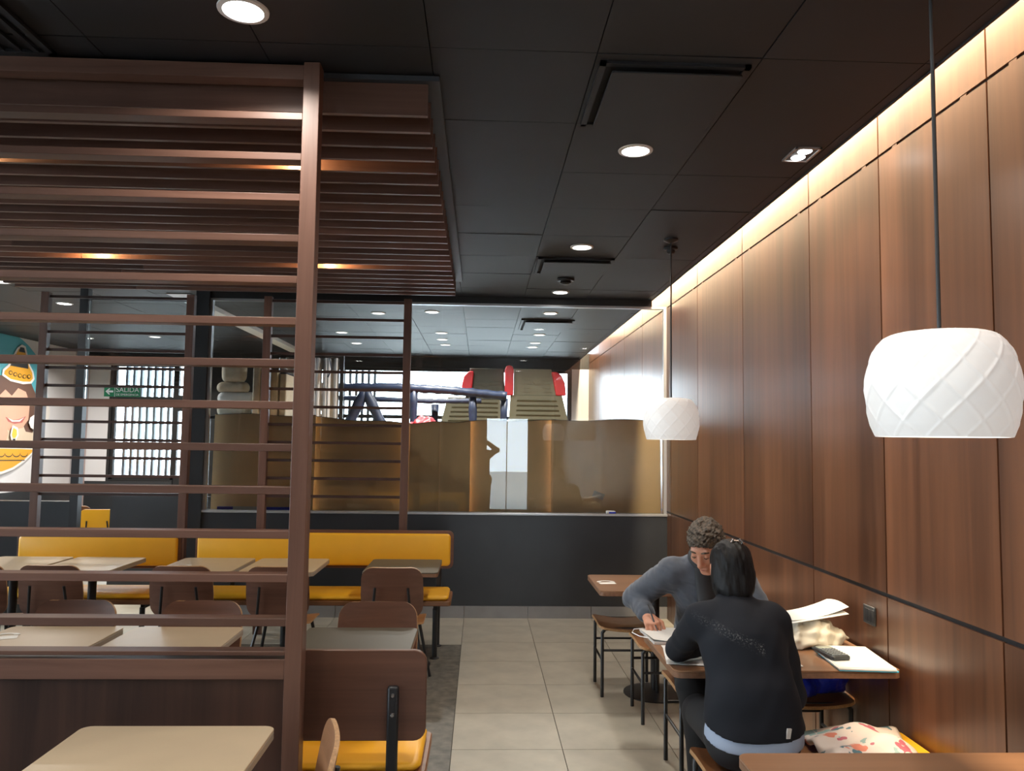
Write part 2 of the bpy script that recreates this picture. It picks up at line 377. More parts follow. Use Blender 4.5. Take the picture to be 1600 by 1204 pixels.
def slat_window(name, x0, x1, z0, z1, sl, bars):
    wn = struct(name, MB().box(x0, x0+0.05, YF+0.03, YF+0.1, z0, z1).box(x1-0.05, x1, YF+0.03, YF+0.1, z0, z1).box(x0, x1, YF+0.03, YF+0.1, z1-0.05, z1).box(x0, x1, YF+0.03, YF+0.1, z0, z0+0.04), M['black_frame'])
    for z in bars: obj('rail', MB().box(x0+0.05, x1-0.05, YF+0.03, YF+0.1, z-0.03, z+0.03), M['black_frame'], wn)
    obj('pane', MB().box(x0+0.05, x1-0.05, YF+0.06, YF+0.068, z0+0.04, z1-0.05), M['glass_win'], wn)
    for x in sl: obj('slat', MB().box(x-0.02, x+0.02, YF+0.3, YF+0.4, 0.2, 3.0), M['slat_grey'], wn)
    return wn
slat_window('window_4', -6.08, -5.05, 0.97, 2.88, [-5.985+0.118*k for k in range(8)], [2.30])
slat_window('window_5', -2.62, 1.50, 0.90, 2.88, [-2.56+0.105*k for k in range(8)], [2.06])
# glazed door strip between the two far windows
d1 = struct('door_1', MB().box(-5.05, -5.01, YF+0.03, YF+0.1, 0, 2.88).box(-4.72, -4.68, YF+0.03, YF+0.1, 0, 2.88).box(-5.01, -4.72, YF+0.03, YF+0.1, 2.10, 2.36).box(-5.01, -4.72, YF+0.03, YF+0.1, 0, 1.0), M['black_frame'])
obj('pane', MB().box(-5.01, -4.72, YF+0.06, YF+0.068, 1.0, 2.10), M['glass_win'], d1)
obj('pane', MB().box(-5.01, -4.72, YF+0.06, YF+0.068, 2.36, 2.88), M['glass_win'], d1)
# rear wall (behind the camera): bright glazed door that mirrors in the partition glass
wq = struct('wall_rear', MB().box(XL, 0.10, YB-0.15, YB, 0, ZC+0.1).box(1.18, XW, YB-0.15, YB, 0, ZC+0.1).box(0.10, 1.18, YB-0.15, YB, 2.27, ZC+0.1), M['dark_wall'])
d2 = struct('door_2', MB().box(0.10, 0.15, YB-0.1, YB-0.03, 0, 2.27).box(1.13, 1.18, YB-0.1, YB-0.03, 0, 2.27).box(0.15, 1.13, YB-0.1, YB-0.03, 2.22, 2.27).box(0.15, 1.13, YB-0.1, YB-0.03, 0, 0.06).box(0.62, 0.64, YB-0.1, YB-0.03, 0.06, 2.22), M['alu'])
obj('pane', MB().box(0.15, 0.62, YB-0.07, YB-0.06, 0.06, 2.22), M['glass_win'], d2)
obj('pane', MB().box(0.64, 1.13, YB-0.07, YB-0.06, 0.06, 2.22), M['glass_win'], d2)
g = struct('ground', MB().box(-30, 30, -30, YB-0.2, -0.2, -0.05).box(-30, 30, YF+0.2, 40, -0.2, -0.05).box(-30, XL-0.2, YB-0.2, YF+0.2, -0.2, -0.05), M['pave'])
# white soffit edge and its tube of light in the neighbouring room
struct('trim_6', MB().box(-3.1, -2.86, 7.75, YF, ZC-0.006, ZC-0.001).box(-2.87, -2.85, 7.75, YF, ZC-0.05, ZC), M['white_trim'])

# ------------------------------------------------------------------ ceiling fittings
def downlight(x, y, label, real=True, far=False):
    t = thing('downlight', label, 'ceiling light', (x, y, ZC), group='round recessed downlights')
    obj('trim_ring', MB().lathe([(0.064, 0.003), (0.066, -0.006), (0.082, -0.004), (0.084, 0.004)], 28, caps=False), M['white_trim'], t)
    obj('diffuser', MB().lathe([(0.0, 0.002), (0.0645, 0.002), (0.0645, -0.002), (0.0, -0.003)], 28, caps=False), M['disc_far'] if far else M['disc'], t)
    if real: light('downlight_lamp', 'AREA', t, (0, 0, -0.012), P_FAR if y > YP else P_DOWN, (1.0, 0.93, 0.84), size=0.13, shape='DISK', spread=math.radians(150))
    return t
downlight(-0.803, 2.53, 'round white downlight above the front beam of the timber canopy')
downlight(0.722, 3.67, 'largest round downlight over the aisle, just below the big square vent')
downlight(0.706, 5.56, 'round downlight over the aisle beside the second square vent')
downlight(0.725, 7.28, 'round downlight over the aisle nearest the glass partition on this side')
downlight(0.74, 8.50, 'first round downlight seen through the right glass pane')
downlight(0.75, 10.25, 'second round downlight seen through the right glass pane', False, True)
downlight(0.755, 11.1, 'round downlight behind the glass, third back in the right row', True, True)
downlight(0.752, 11.6, 'round downlight behind the glass, farthest back in the right row', False, True)
downlight(-0.554, 8.56, 'round downlight behind the glass right of the lattice end post')
downlight(-0.535, 10.24, 'middle round downlight of the row right of the lattice end post', True, True)
downlight(-0.555, 10.9, 'lower round downlight of the row right of the lattice end post', False, True)
downlight(-0.54, 11.5, 'farthest round downlight of the row right of the lattice end post', False, True)
downlight(-1.159, 8.72, 'round downlight behind the glass left of the lattice end post', False, True)
downlight(-1.848, 10.36, 'round downlight behind the glass next to the big lattice post', True, True)
downlight(-1.835, 11.5, 'small far downlight behind the glass, lowest near the big lattice post', False, True)
downlight(-4.449, 8.48, 'round downlight over the neighbouring seating area at the left')
downlight(-4.43, 7.33, 'round downlight cut by the left edge of the picture', True, True)
downlight(-5.668, 11.47, 'small far downlight above the child poster wall', True, True)
downlight(-4.60, 11.19, 'small far downlight above the emergency exit sign', True, True)
for x, y, lab in ((0.72, 1.75, 'round downlight overhead, over the aisle nearest the camera'), (0.72, -0.3, 'round downlight over the aisle right behind the photographer'), (-2.2, 1.2, 'round downlight overhead in front of the lattice screen'), (-2.2, -1.0, 'round downlight behind the photographer at the left'), (-4.5, 3.0, 'round downlight left of the slatted canopy')):
    downlight(x, y, lab)

def vent(x0, x1, y0, y1, label):
    t = thing('ceiling_vent', label, 'vent', ((x0+x1)/2, (y0+y1)/2, ZC)); a = (x1-x0)/2; b = (y1-y0)/2
    f = MB()
    for s in (-1, 1):
        f.box(s*a-0.012, s*a+0.012, -b-0.012, b+0.012, -0.012, 0.002); f.box(-a-0.012, a+0.012, s*b-0.012, s*b+0.012, -0.012, 0.002)
    obj('frame', f, M['ceil'], t)
    obj('recess', MB().box(-a, a, -b, b, -0.001, 0.0005), M['ceil_back'], t)
    obj('deflector_plate', MB().plate(-a+0.035, a-0.012, -b+0.012, b-0.03, -0.034, -0.026, 0.01, bev=0.002), M['ceil'], t)
    for s in (-1, 1):
        for q in (-1, 1): obj('hanger', MB().tube([(s*(a-0.12), q*(b-0.12), -0.028), (s*(a-0.12), q*(b-0.12), 0)], 0.005, 6), M['black_metal'], t)
vent(0.43, 0.97, 2.80, 3.36, 'large square black ceiling vent with a hanging plate')
vent(0.43, 0.99, 5.91, 6.42, 'second square black ceiling vent beyond the middle downlight')
vent(0.46, 1.05, 8.95, 9.76, 'square black ceiling vent seen through the glass partition')
t = thing('ceiling_grille', 'black slatted air grille in the ceiling at the upper left corner', 'vent', (-1.95, 2.42, ZC))
for k in range(13): obj('slat', MB().box(-0.42+0.06*k, -0.40+0.06*k, -0.42, 0.42, -0.012, 0.0), M['ceil'], t)
f = MB().box(-0.45, 0.37, 0.42, 0.45, -0.014, 0).box(-0.45, 0.37, -0.45, -0.42, -0.014, 0).box(-0.45, -0.42, -0.45, 0.45, -0.014, 0).box(0.345, 0.37, -0.45, 0.45, -0.014, 0)
obj('frame', f, M['ceil'], t)
t = thing('double_spotlight', 'square recessed double spotlight beside the panelled wall', 'ceiling light', (1.528, 3.66, ZC))
f = MB()
for s in (-1, 1):
    f.box(s*0.058-0.005, s*0.058+0.005, -0.09, 0.09, -0.006, 0.003); f.box(-0.063, 0.063, s*0.085-0.005, s*0.085+0.005, -0.006, 0.003)
obj('frame', f, M['alu'], t); obj('backing', MB().box(-0.055, 0.055, -0.082, 0.082, -0.001, 0.002), M['black_metal'], t)
for s in (-1, 1): obj('spot_lens', MB().lathe([(0, -0.006), (0.030, -0.005), (0.034, -0.001)], 20, (0, s*0.04, 0), caps=False), M['disc'], t)
light('spot_lamp', 'AREA', t, (0, 0, -0.015), 4, (1, 0.93, 0.82), size=0.08, shape='DISK', spread=math.radians(100))
def detector(x, y, r, label):
    t = thing('smoke_detector', label, 'smoke detector', (x, y, ZC))
    obj('base', MB().lathe([(0, 0), (r, 0), (r, -0.012), (r*0.9, -0.018), (0, -0.018)], 20, caps=False), M['black_metal'], t)
    obj('sensor_head', MB().lathe([(r*0.6, -0.018), (r*0.62, -0.035), (r*0.4, -0.045), (0, -0.047)], 20, caps=False), M['black_metal'], t)
detector(1.342, 5.52, 0.05, 'black smoke detector on the ceiling near the panelled wall')
detector(0.711, 6.69, 0.075, 'black round detector on the ceiling behind the second square vent')

# ------------------------------------------------------------------ timber canopy and lattice screens
t = thing('slatted_canopy', 'brown wooden slat canopy hanging under the ceiling over the booth tables', 'canopy', (-2.0, 4.85, ZC))
NS = 24
SX0, SX1 = -1.95, 1.775
for k in range(NS):
    y = 2.97-4.85+0.1635*k; j = 0.55*k/NS; cut = -0.9-0.42*(k % 5)+0.07*k
    for a, b, lab in ((SX0, -0.9+0.02*k-0.25*(k % 3)-0.003, 'l'), (-0.9+0.02*k-0.25*(k % 3), SX1-0.0005*k, 'r')):
        obj('slat', MB().box(a, b, y, y+0.022, -0.153, -0.028), M['lat_x'], t)
obj('backing_board', MB().box(SX0, SX1+0.045, -1.90, 1.93, -0.024, -0.004), M['board_grey'], t)
for x in (-1.2, 0.0, 1.2):
    obj('batten', MB().box(x-0.02, x+0.02, -1.9, 1.9, -0.04, -0.024), M['black_metal'], t)
def canopy_lamp(x, y, label):
    q = thing('canopy_lamp', label, 'lamp', (x, y, ZC-0.05))
    obj('socket', MB().lathe([(0, 0.008), (0.022, 0.008), (0.022, -0.02), (0, -0.02)], 16, caps=False), M['black_metal'], q)
    obj('bulb', MB().sphere((0, 0, -0.028), 0.014), M['bulb'], q)
    light('bulb_light', 'POINT', q, (0, 0, -0.048), P_CANOPY, (1.0, 0.62, 0.28), size=0.02)
canopy_lamp(-0.90, 3.545, 'warm lamp between the canopy slats left of the big front post')
canopy_lamp(-1.14, 5.665, 'warm lamp between the far canopy slats right of the big front post')
canopy_lamp(-2.72, 5.50, 'warm lamp between the far canopy slats near the left edge')
canopy_lamp(-2.4, 3.545, 'warm lamp between the near canopy slats beyond the left edge')

YS = 2.87
t = thing('lattice_screen', 'big front wooden lattice screen with a panelled base and tall end post', 'screen', (-0.65, YS+0.035, 0))
obj('post', MB().box(-0.030, 0.030, -0.035, 0.035, 0, ZC-0.002), M['lat_z'], t, bevel=0.002)
obj('post', MB().box(-2.63, -2.57, -0.035, 0.035, 0, ZC-0.002), M['lat_z'], t, bevel=0.002)
x0, x1 = -2.57, -0.030
obj('top_beam', MB().box(x0, x1, -0.033, 0.033, 3.004, 3.060), M['lat_x'], t, bevel=0.002)
for k in range(13):
    z = 2.877-0.1533*k-(0.004 if k > 9 else 0)
    obj('rail', MB().box(x0, x1, -0.033, 0.033, z-0.027, z), M['lat_x'], t, bevel=0.0015)
obj('cap_rail', MB().box(x0, x1, -0.033, 0.033, 0.905, 0.919), M['lat_x'], t, bevel=0.0015)
obj('frame_rail', MB().box(x0, x1, -0.033, 0.033, 0.822, 0.892), M['lat_x'], t, bevel=0.002)
obj('frame_rail', MB().box(x0, x1, -0.033, 0.033, 0.02, 0.09), M['lat_x'], t, bevel=0.002)
obj('inset_panel', MB().box(x0, x1, -0.014, 0.014, 0.09, 0.822), M['scr_panel'], t)
YK = 6.93
def back_screen(xa, xb, label):
    q = thing('lattice_screen', label, 'screen', ((xa+xb)/2, YK+0.03, 0)); h = (xb-xa)/2
    for s in (-1, 1): obj('post', MB().box(s*(h-0.033)-0.033, s*(h-0.033)+0.033, -0.03, 0.03, 0, ZC-0.155), M['lat_z'], q, bevel=0.002)
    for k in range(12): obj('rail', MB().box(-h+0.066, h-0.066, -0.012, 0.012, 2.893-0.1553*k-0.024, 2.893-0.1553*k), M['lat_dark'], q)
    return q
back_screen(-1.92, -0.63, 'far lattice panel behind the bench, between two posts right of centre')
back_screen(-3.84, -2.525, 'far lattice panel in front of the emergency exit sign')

# ------------------------------------------------------------------ benches
def rounded(w, h, r, n=5):
    o = []
    for cx_, cz, a in ((w/2-r, h-r, 0), (-w/2+r, h-r, 90), (-w/2+r, r, 180), (w/2-r, r, 270)):
        for k in range(n+1):
            q = math.radians(a+90*k/n); o.append((cx_+r*math.cos(q), cz+r*math.sin(q)))
    return o
def pad_y(w, h, r, y0, y1, bev=0.012):
    """upright cushion: outline in x,z, front at y0, softened front edge"""
    m = MB(); A = rounded(w, h, r); B = rounded(w-2*bev, h-2*bev, max(0.004, r-bev))
    B = [(x, z+bev) for x, z in B]; n = len(A)
    v = [(x, y1, z) for x, z in A]+[(x, y0+bev*0.7, z) for x, z in A]+[(x, y0, z) for x, z in B]
    f = [(k*n+i, k*n+(i+1) % n, (k+1)*n+(i+1) % n, (k+1)*n+i) for k in range(2) for i in range(n)]
    f += [tuple(range(n))[::-1], tuple(range(2*n, 3*n))]
    return m.add(v, f)
def bench(w, label, loc, rz, zb0=0.615, zb1=0.925, depth=0.42, legs=(0.12, 0.12)):
    """seat toward local -Y, back board at local y=0.."""
    t = thing('bench', label, 'bench', loc, rz)
    d = depth
    obj('seat_board', MB().plate(-w/2, w/2, -d-0.03, -0.0, 0.405, 0.44, 0.03), M['ply_warm'], t)
    c = MB().plate(-w/2+0.02, w/2-0.02, -d-0.012, -0.005, 0.44, 0.475, 0.04, bev=0.014)
    obj('seat_cushion', c, M['yellow'], t, angle=1.2)
    h = zb1-zb0
    bb = MB().prism_y([(x, z+zb0) for x, z in rounded(w, h, 0.045)], 0.02, 0.042)
    obj('back_board', bb, M['ply_x'], t, bevel=0.003)
    cu = pad_y(w-0.05, h-0.05, 0.03, -0.012, 0.02); cu.v = [(x, y, z+zb0+0.025) for x, y, z in cu.v]
    obj('back_cushion', cu, M['yellow'], t, angle=1.2)
    for s, i in ((-1, 0), (1, 1)):
        x = s*(w/2-legs[i])
        obj('back_support', MB().box(x-0.021, x+0.021, 0.042, 0.068, 0.36, zb0+h*0.62), M['black_metal'], t, bevel=0.009)
        for z in (zb0+0.10, zb0+0.17): obj('bolt', MB().tube([(x, 0.066, z), (x, 0.073, z)], [0.009, 0.006], 10), M['chrome'], t)
        for y in (-d+0.03, -0.02):
            obj('leg', MB().lathe([(0, 0), (0.036, 0), (0.036, 0.006), (0.02, 0.012), (0.02, 0.375), (0, 0.375)], 16, (x, y, 0), caps=False), M['black_metal'], t)
        obj('side_rail', MB().box(x-0.015, x+0.015, -d+0.03, 0.05, 0.365, 0.404), M['black_metal'], t)
    obj('cross_rail', MB().box(-w/2+legs[0], w/2-legs[1], -d/2-0.015, -d/2+0.015, 0.365, 0.404), M['black_metal'], t)
    return t
bench(2.11, 'long yellow cushioned bench behind the far tables, ending at the aisle', (-1.265, 6.60, 0), 0, legs=(0.3, 0.12))
b2 = bench(1.31, 'shorter yellow cushioned bench at the left behind the lattice panel', (-3.09, 6.60, 0), 0, 0.60, 0.885)
bench(1.55, 'near yellow bench seen from behind with a walnut back board', (-0.96, 3.022, 0), math.pi, 0.572, 0.897, 0.40, legs=(0.12, 0.12))
bench(1.20, 'yellow bench seat beside the panelled wall under the floral bag', (1.20, 10, 0), 0) if False else None

# ------------------------------------------------------------------ tables with one pedestal
def table(w, d, top, edge, label, loc, base=True, group=None, r=0.035, rz=0.0, px=0.0):
    t = thing('table', label, 'table', loc, rz, group)
    obj('tabletop', MB().plate(-w/2, w/2, -d/2, d/2, 0.722, 0.730, r, bev=0.0015), M[top], t)
    obj('edge_band', MB().plate(-w/2, w/2, -d/2, d/2, 0.697, 0.7217, r, bev=0.002), M[edge], t)
    obj('pedestal', MB().lathe([(0.03, 0.02), (0.03, 0.68)], 20, (px, 0, 0), caps=False), M['black_metal'], t)
    obj('base_plate', MB().lathe([(0, 0), (0.21, 0), (0.21, 0.008), (0.16, 0.02), (0.03, 0.03)], 32, (px, 0, 0), caps=False), M['black_metal'], t)
    obj('top_bracket', MB().box(px-0.16, px+0.16, -0.02, 0.02, 0.68, 0.697).box(px-0.02, px+0.02, -0.16, 0.16, 0.68, 0.697), M['black_metal'], t)
    return t
ty = 6.03
for x0, x1, top, lab in ((-3.70, -3.145, 'top_cream', 'cream table, leftmost of the row along the far benches'),
                         (-3.115, -2.59, 'top_cream', 'cream table, second from the left along the far benches'),
                         (-2.29, -1.747, 'top_cream', 'cream table with a white sticker along the far bench'),
                         (-1.70, -1.172, 'top_cream', 'cream table right behind the big lattice post'),
                         (-0.83, -0.29, 'top_olive', 'olive grey table at the aisle end of the far bench')):
    table(x1-x0, 0.64, top, 'edge_grey' if top == 'top_cream' else 'edge_wood', lab, ((x0+x1)/2, ty, 0))
for x0, x1, top, lab in ((-2.29, -1.745, 'top_cream', 'cream table with a round sticker, left of the middle row'),
                         (-1.69, -1.16, 'top_cream', 'cream table with a blue sheen in the middle row'),
                         (-0.84, -0.30, 'top_olive', 'olive table behind the walnut back of the near bench')):
    table(x1-x0, 0.60, top, 'edge_grey' if top == 'top_cream' else 'edge_wood', lab, ((x0+x1)/2, 3.755, 0))
table(0.62, 0.62, 'top_cream', 'edge_grey', 'nearest cream table in front of the lattice screen panel', (-0.965, 2.375, 0))
table(0.97, 0.65, 'top_wood', 'edge_wood', 'brown wooden table where the two people work', (1.305, 3.645, 0), px=0.1)
table(1.02, 0.62, 'top_wood', 'edge_wood', 'empty brown wooden table behind the man, by the partition', (1.285, 5.37, 0), px=-0.09)
table(1.01, 0.60, 'top_wood', 'edge_wood', 'nearest brown wooden table at the bottom right', (1.300, 2.15, 0), px=0.3)

# ------------------------------------------------------------------ plywood chairs and stools
def sheet_round(w, h, r):
    """half width at height v*h of a rounded rectangle"""
    def f(v):
        z = v*h; e = min(z, h-z)
        return w/2 if e >= r else w/2-r+math.sqrt(max(0, r*r-(r-e)**2))
    return f
def spaced(n, h, r):
    a = [r*(1-math.cos(math.pi/2*k/6)) for k in range(7)]
    mid = [r+(h-2*r)*k/n for k in range(1, n)]
    return a+mid+[h-x for x in a[::-1]]
def back_shell():
    w, h, r = 0.415, 0.335, 0.075; f = sheet_round(w, h, r); V = spaced(5, h, r)
    def P(u, v):
        z = V[round(v*(len(V)-1))]; hw = f(z/h)*(1-0.06*abs(z/h-0.45)); x = (u*2-1)*hw
        y = -0.195-0.055*(z/h)-0.05*(1-(x/0.2075)**2)*0.45+0.01
        return (x, y, 0.495+z)
    return MB().grid(P, 14, len(V)-1, 0.014)
def seat_shell():
    w, h, r = 0.41, 0.42, 0.07; f = sheet_round(w, h, r); V = spaced(5, h, r)
    def P(u, v):
        s = V[round(v*(len(V)-1))]; hw = f(s/h); x = (u*2-1)*hw; y = -0.20+s
        z = 0.455-0.012*(1-(x/0.205)**2)+(-0.03*max(0, (s-0.30)/0.12)**2)+(0.012*max(0, (0.1-s)/0.1)**2)
        return (x, y, z)
    return MB().grid(P, 14, len(V)-1, 0.012)
def make_chair(label, loc, rz, kind='ply_x'):
    t = thing('dining_chair', label, 'chair', loc, rz)
    b = obj('backrest', back_shell(), M[kind], t, angle=0.8, rim=2*(14+18)); s = obj('seat', seat_shell(), M['ply_warm'], t, angle=0.8, rim=2*(14+18))
    for q in (-1, 1):
        obj('leg', MB().tube([(q*0.15, 0.13, 0.432), (q*0.235, 0.205, 0.0)], [0.0115, 0.010], 8), M['black_metal'], t)
        obj('leg', MB().tube([(q*0.15, -0.10, 0.432), (q*0.235, -0.205, 0.0)], [0.0115, 0.010], 8), M['black_metal'], t)
        obj('upright', MB().tube([(q*0.14, -0.04, 0.432), (q*0.135, -0.19, 0.44), (q*0.125, -0.232, 0.52), (q*0.108, -0.262, 0.70)], 0.009, 8), M['black_metal'], t)
    obj('seat_frame', MB().tube([(-0.15, 0.13, 0.43), (0.15, 0.13, 0.43)], 0.009, 8).tube([(-0.15, -0.10, 0.43), (0.15, -0.10, 0.43)], 0.009, 8)
        .tube([(-0.15, -0.10, 0.43), (-0.15, 0.13, 0.43)], 0.009, 8).tube([(0.15, -0.10, 0.43), (0.15, 0.13, 0.43)], 0.009, 8), M['black_metal'], t)
    return t
ch0 = make_chair('walnut plywood chair with black uprights facing the olive far table', (-0.57, 5.54, 0), 0)
ft = 5.54
for x, lab in ((-1.32, 'walnut plywood chair half hidden by the big lattice post, facing the far bench'),
               (-1.945, 'walnut plywood chair facing the stickered far table'),
               (-2.785, 'walnut plywood chair facing the second far table from the left'),
               (-3.27, 'walnut plywood chair cut by the left edge, facing the far tables')):
    dup(ch0, (x, ft, 0), 0, lab)
for x, lab in ((-0.515, 'walnut plywood chair facing us across the olive middle table'),
               (-1.41, 'walnut plywood chair facing us across the blue sheened table'),
               (-2.045, 'walnut plywood chair facing us across the table with a round sticker')):
    dup(ch0, (x, 3.94, 0), math.pi, lab)
ch1 = make_chair('light plywood chair edge-on beside the nearest cream table', (-0.645, 2.275, 0), math.pi/2+0.2, 'ply_warm')
for x, y, rz, lab in ((-4.95, 9.9, 0.4, 'distant plywood chair glimpsed through the gap in the low dark wall'),
                      (-5.6, 9.0, 2.9, 'distant plywood chair whose top shows over the low dark wall at left'),
                      (-5.0, 9.0, 3.2, 'distant plywood chair whose top shows over the low dark wall near the black post')):
    dup(ch0, (x, y, 0), rz, lab)
t = make_chair('distant yellow chair glimpsed through the gap in the low dark wall', (-4.42, 9.55, 0), 0.15, 'yellow')

def stool_seat(w, d):
    r = 0.05; f = sheet_round(w, d, r); V = spaced(4, d, r)
    def P(u, v):
        s = V[round(v*(len(V)-1))]; hw = f(s/d); x = (u*2-1)*hw
        return (x, -d/2+s, 0.472-0.022*(1-(x/(w/2))**2)-0.010*(2*s/d-1)**2)
    return MB().grid(P, 14, len(V)-1, 0.016)
def stool(label, loc, rz=0.0, w=0.41, d=0.40):
    t = thing('stool', label, 'stool', loc, rz)
    obj('seat', stool_seat(w, d), M['ply_warm'], t, angle=0.8, rim=2*(14+17))
    a, b = w/2-0.022, d/2-0.035
    for sx_ in (-1, 1):
        for sy in (-1, 1):
            obj('leg', MB().tube([(sx_*(a-0.06), sy*b, 0.440), (sx_*(a-0.02), sy*b, 0.438), (sx_*a, sy*b, 0.415), (sx_*a, sy*b, 0.0)], 0.0115, 10), M['black_metal'], t)
        obj('side_stretcher', MB().tube([(sx_*a, -b, 0.235), (sx_*a, b, 0.235)], 0.008, 8), M['black_metal'], t)
    for sy in (-1, 1):
        obj('stretcher', MB().tube([(-a, sy*b, 0.30), (a, sy*b, 0.30)], 0.008, 8), M['black_metal'], t)
        obj('seat_rail', MB().tube([(-a+0.06, sy*b, 0.440), (a-0.06, sy*b, 0.440)], 0.010, 8), M['black_metal'], t)
    return t
st0 = stool('empty brown stool left of the man, under the empty wooden table', (1.01, 5.46, 0))
dup(st0, (1.175, 4.95, 0), 0, 'brown stool hidden behind the man, only its black legs showing')
dup(st0, (1.19, 4.10, 0), 0, 'brown stool the man in the grey sweatshirt sits on')
dup(st0, (1.665-0.06, 3.86+0.10, 0), 0, 'stool by the panelled wall carrying the blue bag')
dup(st0, (1.055, 3.03, 0), 0.0, 'brown plywood stool the woman in black sits on')

# yellow wall bench beside the woman
t = thing('wall_bench', 'wooden bench with a yellow cushion under the floral bag by the panelled wall', 'bench', (1.53, 3.14, 0))
obj('seat_board', MB().plate(-0.24, 0.27, -0.22, 0.24, 0.405, 0.44, 0.03), M['ply_warm'], t)
obj('seat_cushion', MB().plate(-0.04, 0.265, -0.21, 0.22, 0.44, 0.475, 0.04, bev=0.014), M['yellow'], t, angle=1.2)
for a in (-0.19, 0.22):
    for b in (-0.17, 0.19): obj('leg', MB().lathe([(0, 0), (0.03, 0), (0.03, 0.006), (0.016, 0.012), (0.016, 0.405), (0, 0.405)], 12, (a, b, 0), caps=False), M['black_metal'], t)

# ------------------------------------------------------------------ pendant lamps: lobed white shades with a raised diamond pattern
def pendant(x, y, label, zc=1.832):
    t = thing('pendant_lamp', label, 'pendant lamp', (x, y, ZC))
    zo = zc-ZC
    prof = [(0.012, 0.145), (0.06, 0.1445), (0.10, 0.143), (0.118, 0.140), (0.136, 0.131), (0.151, 0.116), (0.164, 0.096), (0.174, 0.070), (0.181, 0.040), (0.185, 0.012), (0.186, -0.010), (0.184, -0.04), (0.179, -0.075), (0.172, -0.105), (0.161, -0.135)]
    P = np.array(prof); d = np.r_[0, np.cumsum(np.hypot(*np.diff(P, axis=0).T))]; nv, nu = 88, 312
    s = np.linspace(0, d[-1], nv+1); R = np.interp(s, d, P[:, 0]); Z = np.interp(s, d, P[:, 1])
    m = MB(); v = []
    for i in range(nu):
        th = 2*math.pi*i/nu
        for j in range(nv+1):
            q = s[j]/0.105
            a = abs(((th*12/(2*math.pi)+q) % 1)-0.5); b = abs(((th*12/(2*math.pi)-q) % 1)-0.5)
            e = max(0, 1-a/0.075), max(0, 1-b/0.075)
            rr = R[j]+(0.003*max(e) if R[j] > 0.1 else 0)
            v.append((rr*math.cos(th), rr*math.sin(th), zo+Z[j]))
    W = nv+1
    f = [(i*W+j+1, i*W+j, ((i+1) % nu)*W+j, ((i+1) % nu)*W+j+1) for i in range(nu) for j in range(nv)]
    n0 = len(v)
    v += [((R[j]-0.005)*math.cos(2*math.pi*i/nu), (R[j]-0.005)*math.sin(2*math.pi*i/nu), zo+Z[j]-0.004*(1 if j < nv else 0)) for i in range(nu) for j in range(nv+1)]
    f += [(n0+i*W+j, n0+i*W+j+1, n0+((i+1) % nu)*W+j+1, n0+((i+1) % nu)*W+j) for i in range(nu) for j in range(nv)]
    f += [(i*W+nv, n0+i*W+nv, n0+((i+1) % nu)*W+nv, ((i+1) % nu)*W+nv) for i in range(nu)]
    m.add(v, f)
    obj('lamp_shade', m, M['shade'], t, angle=1.5)
    obj('cord', MB().tube([(0, 0, -0.01), (0, 0, zo+0.15)], 0.0055, 8), M['black_frame'], t)
    obj('ceiling_rose', MB().lathe([(0, 0), (0.05, 0), (0.05, -0.012), (0.012, -0.03), (0, -0.03)], 20, caps=False), M['black_metal'], t)
    obj('lamp_holder', MB().lathe([(0, 0.15), (0.012, 0.15), (0.02, 0.135), (0.02, 0.08), (0, 0.08)], 16, (0, 0, zo), caps=False), M['white_trim'], t)
    obj('bulb', MB().sphere((0, 0, zo+0.035), (0.032, 0.032, 0.045)), M['pend_bulb'], t)
    light('bulb_light', 'POINT', t, (0, 0, zo+0.03), P_PEND, (1.0, 0.92, 0.82), size=0.05)
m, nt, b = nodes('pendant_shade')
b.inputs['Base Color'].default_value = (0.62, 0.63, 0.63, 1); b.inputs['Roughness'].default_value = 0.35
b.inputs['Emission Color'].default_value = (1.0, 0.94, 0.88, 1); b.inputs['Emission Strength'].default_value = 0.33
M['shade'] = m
M['pend_bulb'] = emit('pendant_bulb', (1, 0.95, 0.88), 3)
pendant(1.225, 2.05, 'big near white pendant lamp with a diamond pattern above the nearest wooden table')
pendant(1.285, 5.28, 'small far white pendant lamp above the empty wooden table')
